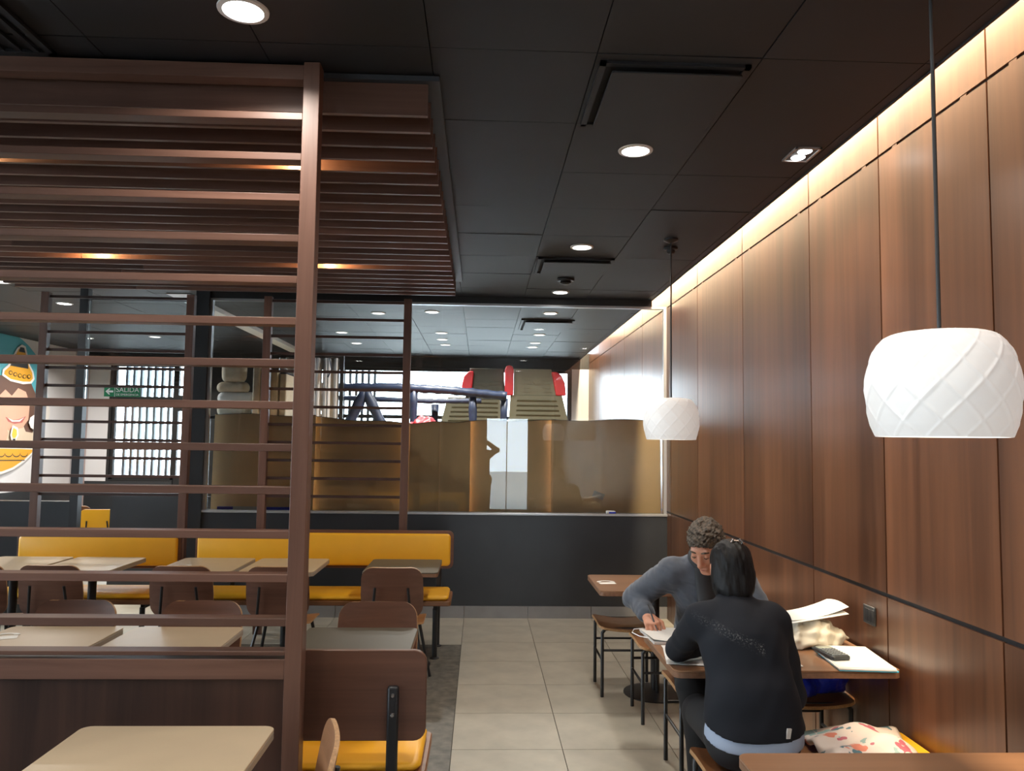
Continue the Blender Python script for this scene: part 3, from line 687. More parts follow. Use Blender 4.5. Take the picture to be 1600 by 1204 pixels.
# ------------------------------------------------------------------ smooth bodies: blended tapered limbs, meshed with surface nets
class Body:
    def __init__(s, lo, hi, h):
        s.lo = np.array(lo, float); s.h = h; s.n = np.ceil((np.array(hi)-s.lo)/h).astype(int)+1
        s.D = np.full(s.n, 1.0, np.float32); s.k = 0.02
    def _blk(s, lo, hi, pad):
        a = np.maximum(0, np.floor((np.array(lo)-pad-s.lo)/s.h).astype(int)); b = np.minimum(s.n, np.ceil((np.array(hi)+pad-s.lo)/s.h).astype(int)+1)
        if np.any(b <= a): return None
        ax = [s.lo[i]+s.h*np.arange(a[i], b[i]) for i in range(3)]
        X = np.meshgrid(*ax, indexing='ij'); return tuple(slice(a[i], b[i]) for i in range(3)), [x.astype(np.float32) for x in X]
    def _merge(s, sl, d, k):
        o = s.D[sl]
        if k <= 0: s.D[sl] = np.minimum(o, d); return
        t = np.clip(0.5+0.5*(o-d)/k, 0, 1); s.D[sl] = o*(1-t)+d*t-k*t*(1-t)
    def cone(s, a, ra, b, rb, k=None, flat=None):
        """round cone a..b; flat=(dir, factor) squashes the section along dir"""
        k = s.k if k is None else k; a = np.array(a, float); b = np.array(b, float); r = max(ra, rb)
        q = s._blk(np.minimum(a, b), np.maximum(a, b), r+k+3*s.h)
        if q is None: return s
        sl, X = q; ab = b-a; L2 = max(ab@ab, 1e-9); P = [X[i]-a[i] for i in range(3)]
        t = np.clip((P[0]*ab[0]+P[1]*ab[1]+P[2]*ab[2])/L2, 0, 1); V = [P[i]-t*ab[i] for i in range(3)]
        if flat is not None:
            dr = np.array(flat[0], float); dr /= np.linalg.norm(dr); w = V[0]*dr[0]+V[1]*dr[1]+V[2]*dr[2]; g = 1/flat[1]-1
            V = [V[i]+w*dr[i]*g for i in range(3)]
        d = np.sqrt(V[0]**2+V[1]**2+V[2]**2)-(ra+(rb-ra)*t)
        s._merge(sl, d, k); return s
    def ell(s, c, r, R=None, k=None, cut=False):
        k = s.k if k is None else k; c = np.array(c, float); m = max(r)
        q = s._blk(c, c, m+k+3*s.h)
        if q is None: return s
        sl, X = q; P = [X[i]-c[i] for i in range(3)]
        if R is not None: P = [R[0][j]*P[0]+R[1][j]*P[1]+R[2][j]*P[2] for j in range(3)]
        q0 = np.sqrt((P[0]/r[0])**2+(P[1]/r[1])**2+(P[2]/r[2])**2); q1 = np.sqrt((P[0]/r[0]**2)**2+(P[1]/r[1]**2)**2+(P[2]/r[2]**2)**2)
        d = q0*(q0-1)/np.maximum(q1, 1e-6)
        if cut: o = s.D[sl]; t = np.clip(0.5-0.5*(o+d)/max(k, 1e-4), 0, 1); s.D[sl] = o*(1-t)-d*t+k*t*(1-t)
        else: s._merge(sl, d, k)
        return s
    def plane(s, p, n):
        """keep the side the normal points away from"""
        n = np.array(n, float); n /= np.linalg.norm(n); ax = [s.lo[i]+s.h*np.arange(s.n[i])-p[i] for i in range(3)]
        d = (ax[0][:, None, None]*n[0]+ax[1][None, :, None]*n[1]+ax[2][None, None, :]*n[2]).astype(np.float32)
        s.D = np.maximum(s.D, d); return s
    def ripple(s, amp, freq, seed=0):
        """cloth folds / hair strands: a few warped sines"""
        r = np.random.RandomState(seed); ax = [(s.lo[i]+s.h*np.arange(s.n[i])).astype(np.float32) for i in range(3)]
        near = np.where(np.abs(s.D) < 0.03); X = [ax[i][near[i]] for i in range(3)]; o = 0
        for _ in range(4):
            f = r.normal(size=3)*np.array(freq); g = r.normal(size=3)*np.array(freq)*0.6
            o = o+np.sin(X[0]*f[0]+X[1]*f[1]+X[2]*f[2]+r.uniform(0, 6)+1.3*np.sin(X[0]*g[0]+X[1]*g[1]+X[2]*g[2]))
        s.D[near] += (amp*o/2).astype(np.float32); return s
    def mesh(s, name, m, origin=(0, 0, 0)):
        D = s.D; S = D < 0; N = D.shape
        c = np.zeros((N[0]-1, N[1]-1, N[2]-1), np.uint8)
        for dx in (0, 1):
            for dy in (0, 1):
                for dz in (0, 1): c += S[dx:N[0]-1+dx, dy:N[1]-1+dy, dz:N[2]-1+dz]
        I = np.argwhere((c > 0) & (c < 8)); idx = np.full(c.shape, -1, np.int32); idx[tuple(I.T)] = np.arange(len(I))
        acc = np.zeros((len(I), 3)); cnt = np.zeros(len(I))
        cor = [(dx, dy, dz) for dx in (0, 1) for dy in (0, 1) for dz in (0, 1)]
        V = {q: D[I[:, 0]+q[0], I[:, 1]+q[1], I[:, 2]+q[2]] for q in cor}
        for q in cor:
            for ax in range(3):
                if q[ax]: continue
                p = list(q); p[ax] = 1; p = tuple(p); a, b = V[q], V[p]; mk = (a < 0) != (b < 0)
                t = np.where(mk, a/np.where(mk, a-b, 1), 0)
                pos = np.tile(np.array(q, float), (len(I), 1)); pos[:, ax] = t; acc += pos*mk[:, None]; cnt += mk
        P = (I+acc/cnt[:, None])*s.h+s.lo-np.array(origin)
        F = []
        for ax in range(3):
            u, v = (ax+1) % 3, (ax+2) % 3
            sl0 = [slice(None)]*3; sl1 = [slice(None)]*3; sl0[ax] = slice(0, N[ax]-1); sl1[ax] = slice(1, N[ax])
            A, B = S[tuple(sl0)], S[tuple(sl1)]; E = np.argwhere(A != B)
            E = E[(E[:, u] > 0) & (E[:, v] > 0) & (E[:, u] < N[u]-1) & (E[:, v] < N[v]-1)]
            def at(du, dv):
                e = E.copy(); e[:, u] += du; e[:, v] += dv; return idx[tuple(e.T)]
            Q = np.stack([at(-1, -1), at(0, -1), at(0, 0), at(-1, 0)], 1)
            fl = A[tuple(E.T)]; Q[~fl] = Q[~fl][:, ::-1]; F.append(Q)
        F = np.concatenate(F); F = F[(F >= 0).all(1)]
        me = bpy.data.meshes.new(name); me.vertices.add(len(P)); me.vertices.foreach_set('co', P.ravel())
        me.loops.add(F.size); me.loops.foreach_set('vertex_index', F.ravel().astype(np.int32))
        me.polygons.add(len(F)); me.polygons.foreach_set('loop_start', np.arange(0, F.size, 4, dtype=np.int32)); me.polygons.foreach_set('loop_total', np.full(len(F), 4, np.int32))
        me.update(calc_edges=True); me.validate(); me.polygons.foreach_set('use_smooth', [True]*len(me.polygons))
        if m: me.materials.append(m)
        return me

M['skin'] = mat('skin', (0.50, 0.235, 0.15), 0.5, noise=0.10, nscale=40)
M['skin'].node_tree.nodes['Principled BSDF'].inputs['Subsurface Weight'].default_value = 0.08
M['skin'].node_tree.nodes['Principled BSDF'].inputs['Subsurface Radius'].default_value = (0.01, 0.004, 0.002)
M['hair_grey'] = mat('short_grey_brown_hair', (0.060, 0.044, 0.030), 0.7, noise=0.95, nscale=85, bump=0.6)
M['hair_black'] = mat('black_hair', (0.0042, 0.0038, 0.0042), 0.55, spec=0.2, noise=0.3, nscale=90)
M['sweat'] = mat('blue_grey_sweatshirt', (0.050, 0.059, 0.078), 0.9, noise=0.12, nscale=25, sheen=0.3)
M['sweat_dark'] = mat('dark_placket', (0.030, 0.032, 0.036), 0.85)
M['jeans'] = mat('dark_trousers', (0.010, 0.011, 0.014), 0.85)
M['shoe'] = mat('dark_shoe', (0.012, 0.012, 0.013), 0.55)
M['shirt'] = mat('pale_blue_shirt', (0.32, 0.39, 0.52), 0.8)
M['eye'] = mat('eye', (0.05, 0.03, 0.02), 0.2)
M['lip'] = mat('lip', (0.36, 0.12, 0.09), 0.5)
# the woman's black jacket with a diagonal band of worn silver print on the back
m, nt, b = nodes('black_jacket'); M['jacket'] = m
b.inputs['Roughness'].default_value = 0.85; b.inputs['Specular IOR Level'].default_value = 0.25
tc = nt.nodes.new('ShaderNodeTexCoord'); n1 = nt.nodes.new('ShaderNodeTexNoise'); n1.inputs['Scale'].default_value = 170; n1.inputs['Detail'].default_value = 3
n2 = nt.nodes.new('ShaderNodeTexNoise'); n2.inputs['Scale'].default_value = 28
L(nt, tc.outputs['Object'], n1.inputs['Vector']); L(nt, tc.outputs['Object'], n2.inputs['Vector'])
sp = nt.nodes.new('ShaderNodeSeparateXYZ'); L(nt, tc.outputs['Object'], sp.inputs[0])
def mth(op, a, b_=None, clamp=False):
    q = nt.nodes.new('ShaderNodeMath'); q.operation = op; q.use_clamp = clamp
    for i, x in enumerate((a, b_)):
        if x is None: continue
        if isinstance(x, (int, float)): q.inputs[i].default_value = x
        else: L(nt, x, q.inputs[i])
    return q.outputs[0]
# object origin at the seat (1.05,3.02,0.465): band centre line z = 0.455 - 0.42*(x+0.17)
line = mth('ADD', mth('MULTIPLY', mth('ADD', sp.outputs[0], 0.20), 0.42), -0.535)
dist = mth('ABSOLUTE', mth('ADD', sp.outputs[2], line))
band = mth('SUBTRACT', 1.0, mth('MULTIPLY', dist, 38), True)
xin = mth('MULTIPLY', mth('GREATER_THAN', sp.outputs[0], -0.215), mth('LESS_THAN', sp.outputs[0], 0.02))
spots = mth('MULTIPLY', mth('SUBTRACT', mth('MULTIPLY', n1.outputs['Fac'], 1.0), 0.50, True), 5.0, True)
wear = mth('MULTIPLY', mth('SUBTRACT', n2.outputs['Fac'], 0.30, True), 2.2, True)
fade = mth('ADD', mth('MULTIPLY', mth('ADD', sp.outputs[0], 0.19), 3.2), 0.18, True)
fac = mth('MULTIPLY', mth('MULTIPLY', mth('MULTIPLY', band, xin), mth('MULTIPLY', spots, wear)), fade, True)
mx = nt.nodes.new('ShaderNodeMix'); mx.data_type = 'RGBA'
ci = [i for i in mx.inputs if i.type == 'RGBA']; ci[0].default_value = (0.0085, 0.0100, 0.0145, 1); ci[1].default_value = (0.40, 0.40, 0.38, 1)
L(nt, fac, mx.inputs['Factor']); L(nt, [o for o in mx.outputs if o.type == 'RGBA'][0], b.inputs['Base Color'])

def rotm(yaw, pitch, roll=0.0):
    """head frame: faces -y, z up; pitch>0 looks down, yaw>0 turns the face toward -x (viewer's left)"""
    return np.array(Matrix.Rotation(-yaw, 3, 'Z') @ Matrix.Rotation(pitch, 3, 'X') @ Matrix.Rotation(roll, 3, 'Y'))
def head(B, c, R, sc_=1.0, k=0.014):
    c = np.array(c)
    def W(p): return c+R@(np.array(p)*sc_)
    def E(p, r, **kw): B.ell(W(p), [x*sc_ for x in r], R, **kw)
    E((0, 0.012, 0.035), (0.074, 0.094, 0.084), k=k)                     # skull
    E((0, -0.030, -0.035), (0.061, 0.062, 0.080), k=0.03)                # face
    B.cone(W((0.045, -0.005, -0.055)), 0.020*sc_, W((0.012, -0.070, -0.103)), 0.018*sc_, k=0.02)
    B.cone(W((-0.045, -0.005, -0.055)), 0.020*sc_, W((-0.012, -0.070, -0.103)), 0.018*sc_, k=0.02)
    B.cone(W((-0.034, -0.076, 0.026)), 0.012*sc_, W((0.034, -0.076, 0.026)), 0.012*sc_, k=0.012)   # brow
    for s in (-1, 1):
        E((s*0.031, -0.090, 0.004), (0.016, 0.010, 0.011), k=0.008, cut=True)                       # sockets
        E((s*0.031, -0.078, 0.003), (0.0125, 0.0125, 0.0115), k=0.002)                              # lids
        E((s*0.043, -0.062, -0.030), (0.020, 0.018, 0.020), k=0.02)                                 # cheekbones
        E((s*0.082, 0.012, -0.008), (0.011, 0.021, 0.033), k=0.006)                                 # ears
        E((s*0.090, 0.004, -0.005), (0.005, 0.010, 0.018), k=0.004, cut=True)
        E((s*0.012, -0.100, -0.043), (0.010, 0.011, 0.009), k=0.006)                                # nostrils
    B.cone(W((0, -0.086, 0.012)), 0.0085*sc_, W((0, -0.113, -0.036)), 0.0125*sc_, k=0.009)          # nose
    B.cone(W((-0.018, -0.088, -0.068)), 0.0075*sc_, W((0.018, -0.088, -0.068)), 0.0075*sc_, k=0.006)  # lips
    B.cone(W((-0.014, -0.086, -0.080)), 0.008*sc_, W((0.014, -0.086, -0.080)), 0.008*sc_, k=0.006)
    return W
def hand(B, wrist, fwd, up, side, curl=0.5, size=1.0, spread=0.12, pinch=False):
    """palm + four fingers + thumb; side=+1 puts the thumb on +cross(fwd,up)"""
    w_ = np.array(wrist, float); f = np.array(fwd, float); f /= np.linalg.norm(f); u = np.array(up, float); u -= f*(u@f); u /= np.linalg.norm(u)
    x = np.cross(f, u)*side
    def W(a, b_, c_): return w_+size*(f*a+x*b_+u*c_)
    for i, b_ in enumerate((0.026, 0.009, -0.009, -0.025)):
        B.cone(W(0.0, b_*0.55, 0), 0.016*size, W(0.078-0.006*abs(i-1), b_*1.12, 0.002), 0.0115*size, k=0.012)
    ln = (0.070, 0.078, 0.072, 0.056)
    for i, b_ in enumerate((0.029, 0.010, -0.010, -0.028)):
        p = W(0.078-0.006*abs(i-1), b_, 0.002); a = 0.35*curl; d = f; sp_ = x*spread*(b_/0.03)
        for sgm, r0, r1 in ((0.46, 0.0095, 0.0088), (0.30, 0.0088, 0.0080), (0.24, 0.0080, 0.0070)):
            a += curl*0.75
            d = f*math.cos(a)-u*math.sin(a)+sp_*math.cos(a); d /= np.linalg.norm(d)
            q = p+d*ln[i]*sgm*size*1.05; B.cone(p, r0*size, q, r1*size, k=0.003); p = q
    p = W(0.018, 0.026, -0.006); d1 = f*0.55+x*0.75-u*0.35; d1 /= np.linalg.norm(d1); q = p+d1*0.042*size
    B.cone(p, 0.0145*size, q, 0.011*size, k=0.010)
    d2 = f*0.85+x*(0.05 if pinch else 0.35)-u*(0.55 if pinch else 0.25); d2 /= np.linalg.norm(d2); r = q+d2*0.032*size
    B.cone(q, 0.0105*size, r, 0.0095*size, k=0.004); d3 = f*0.8-x*(0.35 if pinch else 0.0)-u*0.5; d3 /= np.linalg.norm(d3)
    B.cone(r, 0.0095*size, r+d3*0.024*size, 0.0075*size, k=0.004)
    return W
def A(*p): return np.array(p, float)

# ---------------- the man: leaning over the table, writing
O = A(1.19, 4.10, 0.0)
man = thing('person', 'man in blue-grey sweatshirt leaning over the table and writing with a pen', 'person', tuple(O))
hipL, hipR = A(1.28, 4.16, 0.565), A(1.10, 4.16, 0.565)
waist, chest, neckb = A(1.19, 4.17, 0.74), A(1.17, 4.11, 0.93), A(1.15, 4.03, 1.075)
shR, shL = A(0.985, 4.08, 1.005), A(1.34, 4.05, 0.995)
elR, wrR = A(0.835, 4.21, 0.855), A(0.862, 4.035, 0.796)
elL, wrL = A(1.415, 3.93, 0.80), A(1.26, 3.74, 0.785)
hc = A(1.118, 3.88, 1.172); HR = rotm(0.70, 0.60, 0.0)
knR, anR = A(1.02, 3.79, 0.53), A(1.045, 3.60, 0.09); knL, anL = A(1.33, 3.80, 0.53), A(1.33, 3.76, 0.09)
B = Body((0.74, 3.40, 0.0), (1.56, 4.40, 1.34), 0.0050)
B.cone(hipL, 0.085, hipR, 0.085, k=0.04); B.cone((hipL+hipR)/2+A(0, 0.02, 0.02), 0.115, waist, 0.115, k=0.05, flat=((0, 1, 0.2), 0.85))
B.cone(waist, 0.118, chest, 0.135, k=0.06, flat=((0, 1, 0.3), 0.8)); B.cone(shR+A(0.05, 0, -0.01), 0.07, shL+A(-0.05, 0, -0.01), 0.07, k=0.06); B.cone(chest, 0.12, neckb, 0.06, k=0.06)
B.cone(neckb-A(0, 0, 0.02), 0.058, hc+HR@A(0, 0.035, -0.05), 0.052, k=0.02)
for a, b_, c_ in ((shR, elR, wrR), (shL, elL, wrL)):
    B.cone(a, 0.056, b_, 0.042, k=0.03); B.cone(b_, 0.042, c_, 0.027, k=0.02)
for a, b_, c_ in ((hipR, knR, anR), (hipL, knL, anL)):
    B.cone(a, 0.085, b_, 0.058, k=0.03); B.cone(b_, 0.055, c_, 0.035, k=0.02); B.cone(c_, 0.035, c_+A(0, -0.13, -0.05), 0.03, k=0.02)
head(B, hc, HR, 1.0)
HW = hand(B, wrR, (0.10, -0.86, -0.30), (-0.10, -0.42, 0.9), -1, curl=0.85, pinch=True)
hand(B, wrL, (-0.75, -0.62, -0.06), (0, 0, 1), 1, curl=0.2)
obj('body', B.mesh('man_body', M['skin'], O), None, man)
# sweatshirt
B = Body((0.72, 3.62, 0.50), (1.58, 4.44, 1.20), 0.0058)
B.cone(A(1.26, 4.15, 0.60), 0.115, A(1.12, 4.15, 0.60), 0.115, k=0.04); B.cone(A(1.19, 4.16, 0.62), 0.135, waist, 0.138, k=0.05, flat=((0, 1, 0.2), 0.88))
B.cone(waist, 0.14, chest, 0.155, k=0.06, flat=((0, 1, 0.3), 0.85)); B.cone(shR+A(0.05, 0, 0), 0.082, shL+A(-0.05, 0, 0), 0.082, k=0.07); B.cone(chest, 0.135, neckb-A(0, 0, 0.015), 0.078, k=0.06)
for a, b_, c_ in ((shR, elR, wrR), (shL, elL, wrL)):
    e = b_+(c_-b_)*0.86
    B.cone(a, 0.076, b_, 0.064, k=0.04); B.cone(b_, 0.062, e, 0.044, k=0.02); B.cone(b_+(e-b_)*0.88, 0.050, e, 0.047, k=0.006)
B.ripple(0.0030, (34, 34, 34), 3); B.ripple(0.0012, (90, 90, 90), 5)
obj('sweatshirt', B.mesh('sweatshirt', M['sweat'], O), None, man)
# collar and dark zip placket
def ring(c, R, rx, ry, r, n=28, wob=0.0):
    m_ = MB(); pts = [c+R@A(rx*math.cos(2*math.pi*k/n), ry*math.sin(2*math.pi*k/n), wob*math.sin(2*math.pi*k/n)) for k in range(n)]
    v = []; f = []
    for k in range(n):
        t_ = pts[(k+1) % n]-pts[k-1]; t_ /= np.linalg.norm(t_); a = R@A(0, 0, 1); o = np.cross(t_, a)
        for j in range(8):
            q = 2*math.pi*j/8; v.append(pts[k]+o*r*0.5*math.cos(q)+a*r*math.sin(q))
    for k in range(n): f += [(k*8+j, ((k+1) % n)*8+j, ((k+1) % n)*8+(j+1) % 8, k*8+(j+1) % 8) for j in range(8)]
    return m_.add(v, f)
def shift(mb, o): mb.v = [tuple(np.array(p)-o) for p in mb.v]; return mb
obj('collar', shift(ring(A(1.145, 4.005, 1.095), rotm(0, 0.5), 0.072, 0.070, 0.026), O), M['sweat_dark'], man, angle=2)
pl = MB().grid(lambda u, v: A(1.085+0.085*u+0.02*v*(1-u), 3.952-0.020*v+0.018*(2*u-1)**2+0.005, 1.055-0.22*v), 6, 8, 0.010)
obj('placket', shift(pl, O), M['sweat_dark'], man, angle=2)
B = Body((0.90, 3.38, 0.06), (1.46, 4.36, 0.74), 0.0065)
B.cone(hipL, 0.100, hipR, 0.100, k=0.04); B.cone((hipL+hipR)/2, 0.125, waist-A(0, 0, 0.06), 0.12, k=0.04)
for a, b_, c_ in ((hipR, knR, anR), (hipL, knL, anL)): B.cone(a, 0.098, b_, 0.075, k=0.03); B.cone(b_, 0.072, c_, 0.056, k=0.02)
B.ripple(0.003, (30, 30, 30), 9)
obj('trousers', B.mesh('man_trousers', M['jeans'], O), None, man)
for c_ in (anR, anL):
    B = Body(c_-A(0.08, 0.26, 0.10), c_+A(0.08, 0.09, 0.08), 0.006)
    B.cone(c_+A(0, 0.02, -0.045), 0.043, c_+A(0, -0.15, -0.055), 0.040, k=0.03); B.cone(c_+A(0, 0.01, 0), 0.05, c_+A(0, -0.05, -0.02), 0.045, k=0.03); B.plane((0, 0, 0.004), (0, 0, -1))
    obj('shoe', B.mesh('shoe', M['shoe'], O), None, man)
# short hair with a bumpy curly top
def capB(B, c, R, pts):
    for p, r in pts: B.ell(c+R@A(*p), r, R, k=0.02)
B = Body(hc-0.16, hc+0.16, 0.0036)
capB(B, hc, HR, [((0, 0.013, 0.048), (0.081, 0.103, 0.085)), ((0, 0.05, -0.01), (0.073, 0.062, 0.075))])
B.ripple(0.0050, (120, 120, 120), 21); B.ripple(0.0026, (300, 300, 300), 22)
B.ell(hc+HR@A(0, -0.088, -0.037), (0.090, 0.078, 0.098), HR, k=0.006, cut=True)
for s in (-1, 1): B.ell(hc+HR@A(s*0.092, 0.002, -0.022), (0.030, 0.034, 0.046), HR, k=0.004, cut=True)
B.ripple(0.0016, (420, 420, 420), 23)
obj('hair', B.mesh('man_hair', M['hair_grey'], O), None, man)
for s in (-1, 1):
    b2_ = MB().tube([hc+HR@A(s*0.014, -0.0895, 0.026), hc+HR@A(s*0.032, -0.0895, 0.031), hc+HR@A(s*0.050, -0.076, 0.025)], [0.0035, 0.0045, 0.0025], 8)
    obj('eyebrow', shift(b2_, O), M['hair_grey'], man)
    e_ = MB().tube([hc+HR@A(s*0.020, -0.0895, -0.002), hc+HR@A(s*0.031, -0.0915, -0.004), hc+HR@A(s*0.043, -0.0865, -0.002)], [0.0012, 0.0026, 0.0012], 8)
    obj('eye', shift(e_, O), M['eye'], man)
mo = MB().tube([hc+HR@A(-0.020, -0.0925, -0.0735), hc+HR@A(0, -0.0965, -0.0735), hc+HR@A(0.020, -0.0925, -0.0735)], [0.001, 0.0022, 0.001], 8)
obj('mouth', shift(mo, O), M['lip'], man)

# ---------------- the woman: seen from behind, elbow on the table
O = A(1.05, 3.02, 0.0)
wom = thing('person', 'woman in black jacket seen from behind, elbow on the wooden table', 'person', tuple(O))
hipL, hipR = A(0.965, 3.01, 0.565), A(1.115, 3.01, 0.565)
waist, chest, neckb = A(1.040, 3.02, 0.73), A(1.025, 3.09, 0.90), A(1.020, 3.155, 1.035)
shL, shR = A(0.880, 3.14, 0.980), A(1.165, 3.13, 0.975)
elL, wrL = A(0.865, 3.43, 0.79), A(1.06, 3.50, 0.800)
elR, wrR = A(1.235, 3.12, 0.690), A(1.18, 3.36, 0.655)
hc = A(1.030, 3.225, 1.158); HR = rotm(math.pi+0.10, 0.42, 0.0)
knL, anL = A(0.95, 3.43, 0.53), A(0.95, 3.36, 0.09); knR, anR = A(1.14, 3.44, 0.53), A(1.15, 3.40, 0.09)
B = Body((0.72, 2.82, 0.0), (1.36, 3.72, 1.38), 0.0055)
B.cone(hipL, 0.095, hipR, 0.095, k=0.04); B.cone((hipL+hipR)/2, 0.115, waist, 0.098, k=0.05, flat=((0, 1, 0), 0.85))
B.cone(waist, 0.098, chest, 0.11, k=0.06, flat=((0, 1, -0.3), 0.8)); B.cone(shL+A(0.05, 0, -0.01), 0.058, shR+A(-0.05, 0, -0.01), 0.058, k=0.06); B.cone(chest, 0.10, neckb, 0.05, k=0.06)
B.cone(neckb-A(0, 0, 0.02), 0.050, hc+HR@A(0, 0.035, -0.05), 0.046, k=0.02)
for a, b_, c_ in ((shL, elL, wrL), (shR, elR, wrR)):
    B.cone(a, 0.046, b_, 0.036, k=0.03); B.cone(b_, 0.036, c_, 0.023, k=0.02)
for a, b_, c_ in ((hipR, knR, anR), (hipL, knL, anL)):
    B.cone(a, 0.085, b_, 0.052, k=0.03); B.cone(b_, 0.05, c_, 0.032, k=0.02); B.cone(c_, 0.032, c_+A(0, 0.12, -0.05), 0.028, k=0.02)
head(B, hc, HR, 0.95)
hand(B, wrL, (0.95, 0.25, -0.10), (0, 0, 1), 1, curl=0.4, size=0.9)
hand(B, wrR, (-0.55, 0.8, 0.0), (0, 0, 1), -1, curl=0.4, size=0.9)
obj('body', B.mesh('woman_body', M['skin'], O), None, wom)
OJ = A(1.05, 3.02, 0.465)
def jacket(extra=0.0, z0=0.595, arms=True):
    B = Body((0.70, 2.78, 0.42), (1.40, 3.56, 1.20), 0.0056); e = extra
    B.cone(A(0.98, 3.01, 0.60), 0.124+e, A(1.11, 3.01, 0.60), 0.124+e, k=0.05); B.cone((hipL+hipR)/2+A(0, 0, 0.05), 0.145+e, waist, 0.138+e, k=0.06, flat=((0, 1, 0), 0.85))
    B.cone(A(0.99, 3.02, 0.73), 0.112+e, A(1.085, 3.02, 0.73), 0.112+e, k=0.06)
    B.cone(A(0.97, 3.08, 0.90), 0.104+e, A(1.085, 3.08, 0.90), 0.104+e, k=0.07); B.cone(waist, 0.13+e, chest, 0.13+e, k=0.07, flat=((0, 1, -0.3), 0.85))
    B.cone(shL+A(0.05, -0.005, -0.004), 0.070, shR+A(-0.05, -0.005, -0.004), 0.070, k=0.06); B.cone(chest, 0.118, neckb-A(0, 0, 0.01), 0.072, k=0.07)
    B.cone(neckb-A(0, 0, 0.03), 0.066, neckb+A(0, 0.012, 0.035), 0.060, k=0.02)
    if arms:
        for a, b_, c_ in ((shL, elL, wrL), (shR, elR, wrR)):
            q = b_+(c_-b_)*0.85; B.cone(a, 0.068, b_, 0.053, k=0.04); B.cone(b_, 0.053, q, 0.040, k=0.02)
    return B
B = jacket(); 
# hem cut lower at the back centre
B.ripple(0.0030, (26, 26, 40), 31); B.plane((1.045, 2.90, 0.600), (0.0, 0.22, -1))
# hollow it under the hem so that the shirt shows
obj('jacket', B.mesh('jacket', M['jacket'], OJ), None, wom, loc=tuple(OJ-O))
B = Body((0.78, 2.78, 0.42), (1.32, 3.30, 0.80), 0.006)
B.cone(A(0.98, 3.01, 0.58), 0.119, A(1.11, 3.01, 0.58), 0.119, k=0.05); B.cone(A(1.045, 3.01, 0.60), 0.136, waist, 0.12, k=0.06, flat=((0, 1, 0), 0.85))
B.plane((1.045, 2.90, 0.548), (0.0, 0.20, -1))
obj('shirt', B.mesh('shirt', M['shirt'], O), None, wom)
B = Body((0.80, 2.84, 0.06), (1.30, 3.56, 0.74), 0.0065)
B.cone(hipL+A(0, 0, 0.0), 0.098, hipR, 0.098, k=0.05); B.cone((hipL+hipR)/2, 0.108, waist-A(0, 0, 0.08), 0.10, k=0.04)
for a, b_, c_ in ((hipR, knR, anR), (hipL, knL, anL)): B.cone(a, 0.096, b_, 0.066, k=0.03); B.cone(b_, 0.063, c_, 0.048, k=0.02)
B.plane((0, 0, 0.462), (0, 0, -1)) if False else None
obj('trousers', B.mesh('woman_trousers', M['jeans'], O), None, wom)
for c_ in (anR, anL):
    B = Body(c_-A(0.08, 0.09, 0.10), c_+A(0.08, 0.26, 0.08), 0.006)
    B.cone(c_+A(0, -0.02, -0.045), 0.040, c_+A(0, 0.14, -0.055), 0.036, k=0.03); B.cone(c_+A(0, -0.01, 0), 0.045, c_+A(0, 0.05, -0.02), 0.04, k=0.03); B.plane((0, 0, 0.004), (0, 0, -1))
    obj('shoe', B.mesh('shoe', M['shoe'], O), None, wom)
B = Body(hc-A(0.17, 0.19, 0.26), hc+A(0.17, 0.17, 0.17), 0.0040)
capB(B, hc, HR, [((0, 0.016, 0.036), (0.082, 0.101, 0.086)), ((0, 0.045, -0.025), (0.082, 0.068, 0.095)), ((0, 0.062, -0.090), (0.066, 0.042, 0.055)), ((0.05, 0.02, -0.05), (0.034, 0.055, 0.075)), ((-0.05, 0.02, -0.05), (0.034, 0.055, 0.075)), ((0.0, 0.096, 0.015), (0.045, 0.022, 0.045))])
B.ell(hc+HR@A(0, -0.10, -0.05), (0.075, 0.075, 0.12), HR, k=0.015, cut=True)
B.ripple(0.0016, (120, 60, 14), 41); B.ripple(0.0012, (360, 200, 20), 42)
obj('hair', B.mesh('woman_hair', M['hair_black'], O), None, wom)
cl = MB(); cc = hc+HR@A(-0.012, 0.088, 0.094)
for s in (-1, 1):
    cl.tube([cc+A(s*0.006, 0, 0), cc+A(s*0.016, -0.008, 0.010), cc+A(s*0.024, -0.010, -0.002), cc+A(s*0.016, -0.010, -0.013)], [0.003, 0.004, 0.004, 0.002], 8)
cl.tube([cc+A(-0.010, -0.004, 0.002), cc+A(0.010, -0.004, 0.002)], 0.004, 8)
hcl = obj('hair_clip', shift(cl, O), M['chrome'], wom); hcl['label'] = 'shiny silver hair clip'
tg = obj('hem_tag', MB().box(-0.009, 0.009, -0.004, 0.002, -0.020, 0.016), M['white_paper'], wom, loc=tuple(A(1.130, 2.888, 0.632)-O)); tg.rotation_euler = (0.1, 0.12, 0.35); tg['label'] = 'small white tag at the hem'

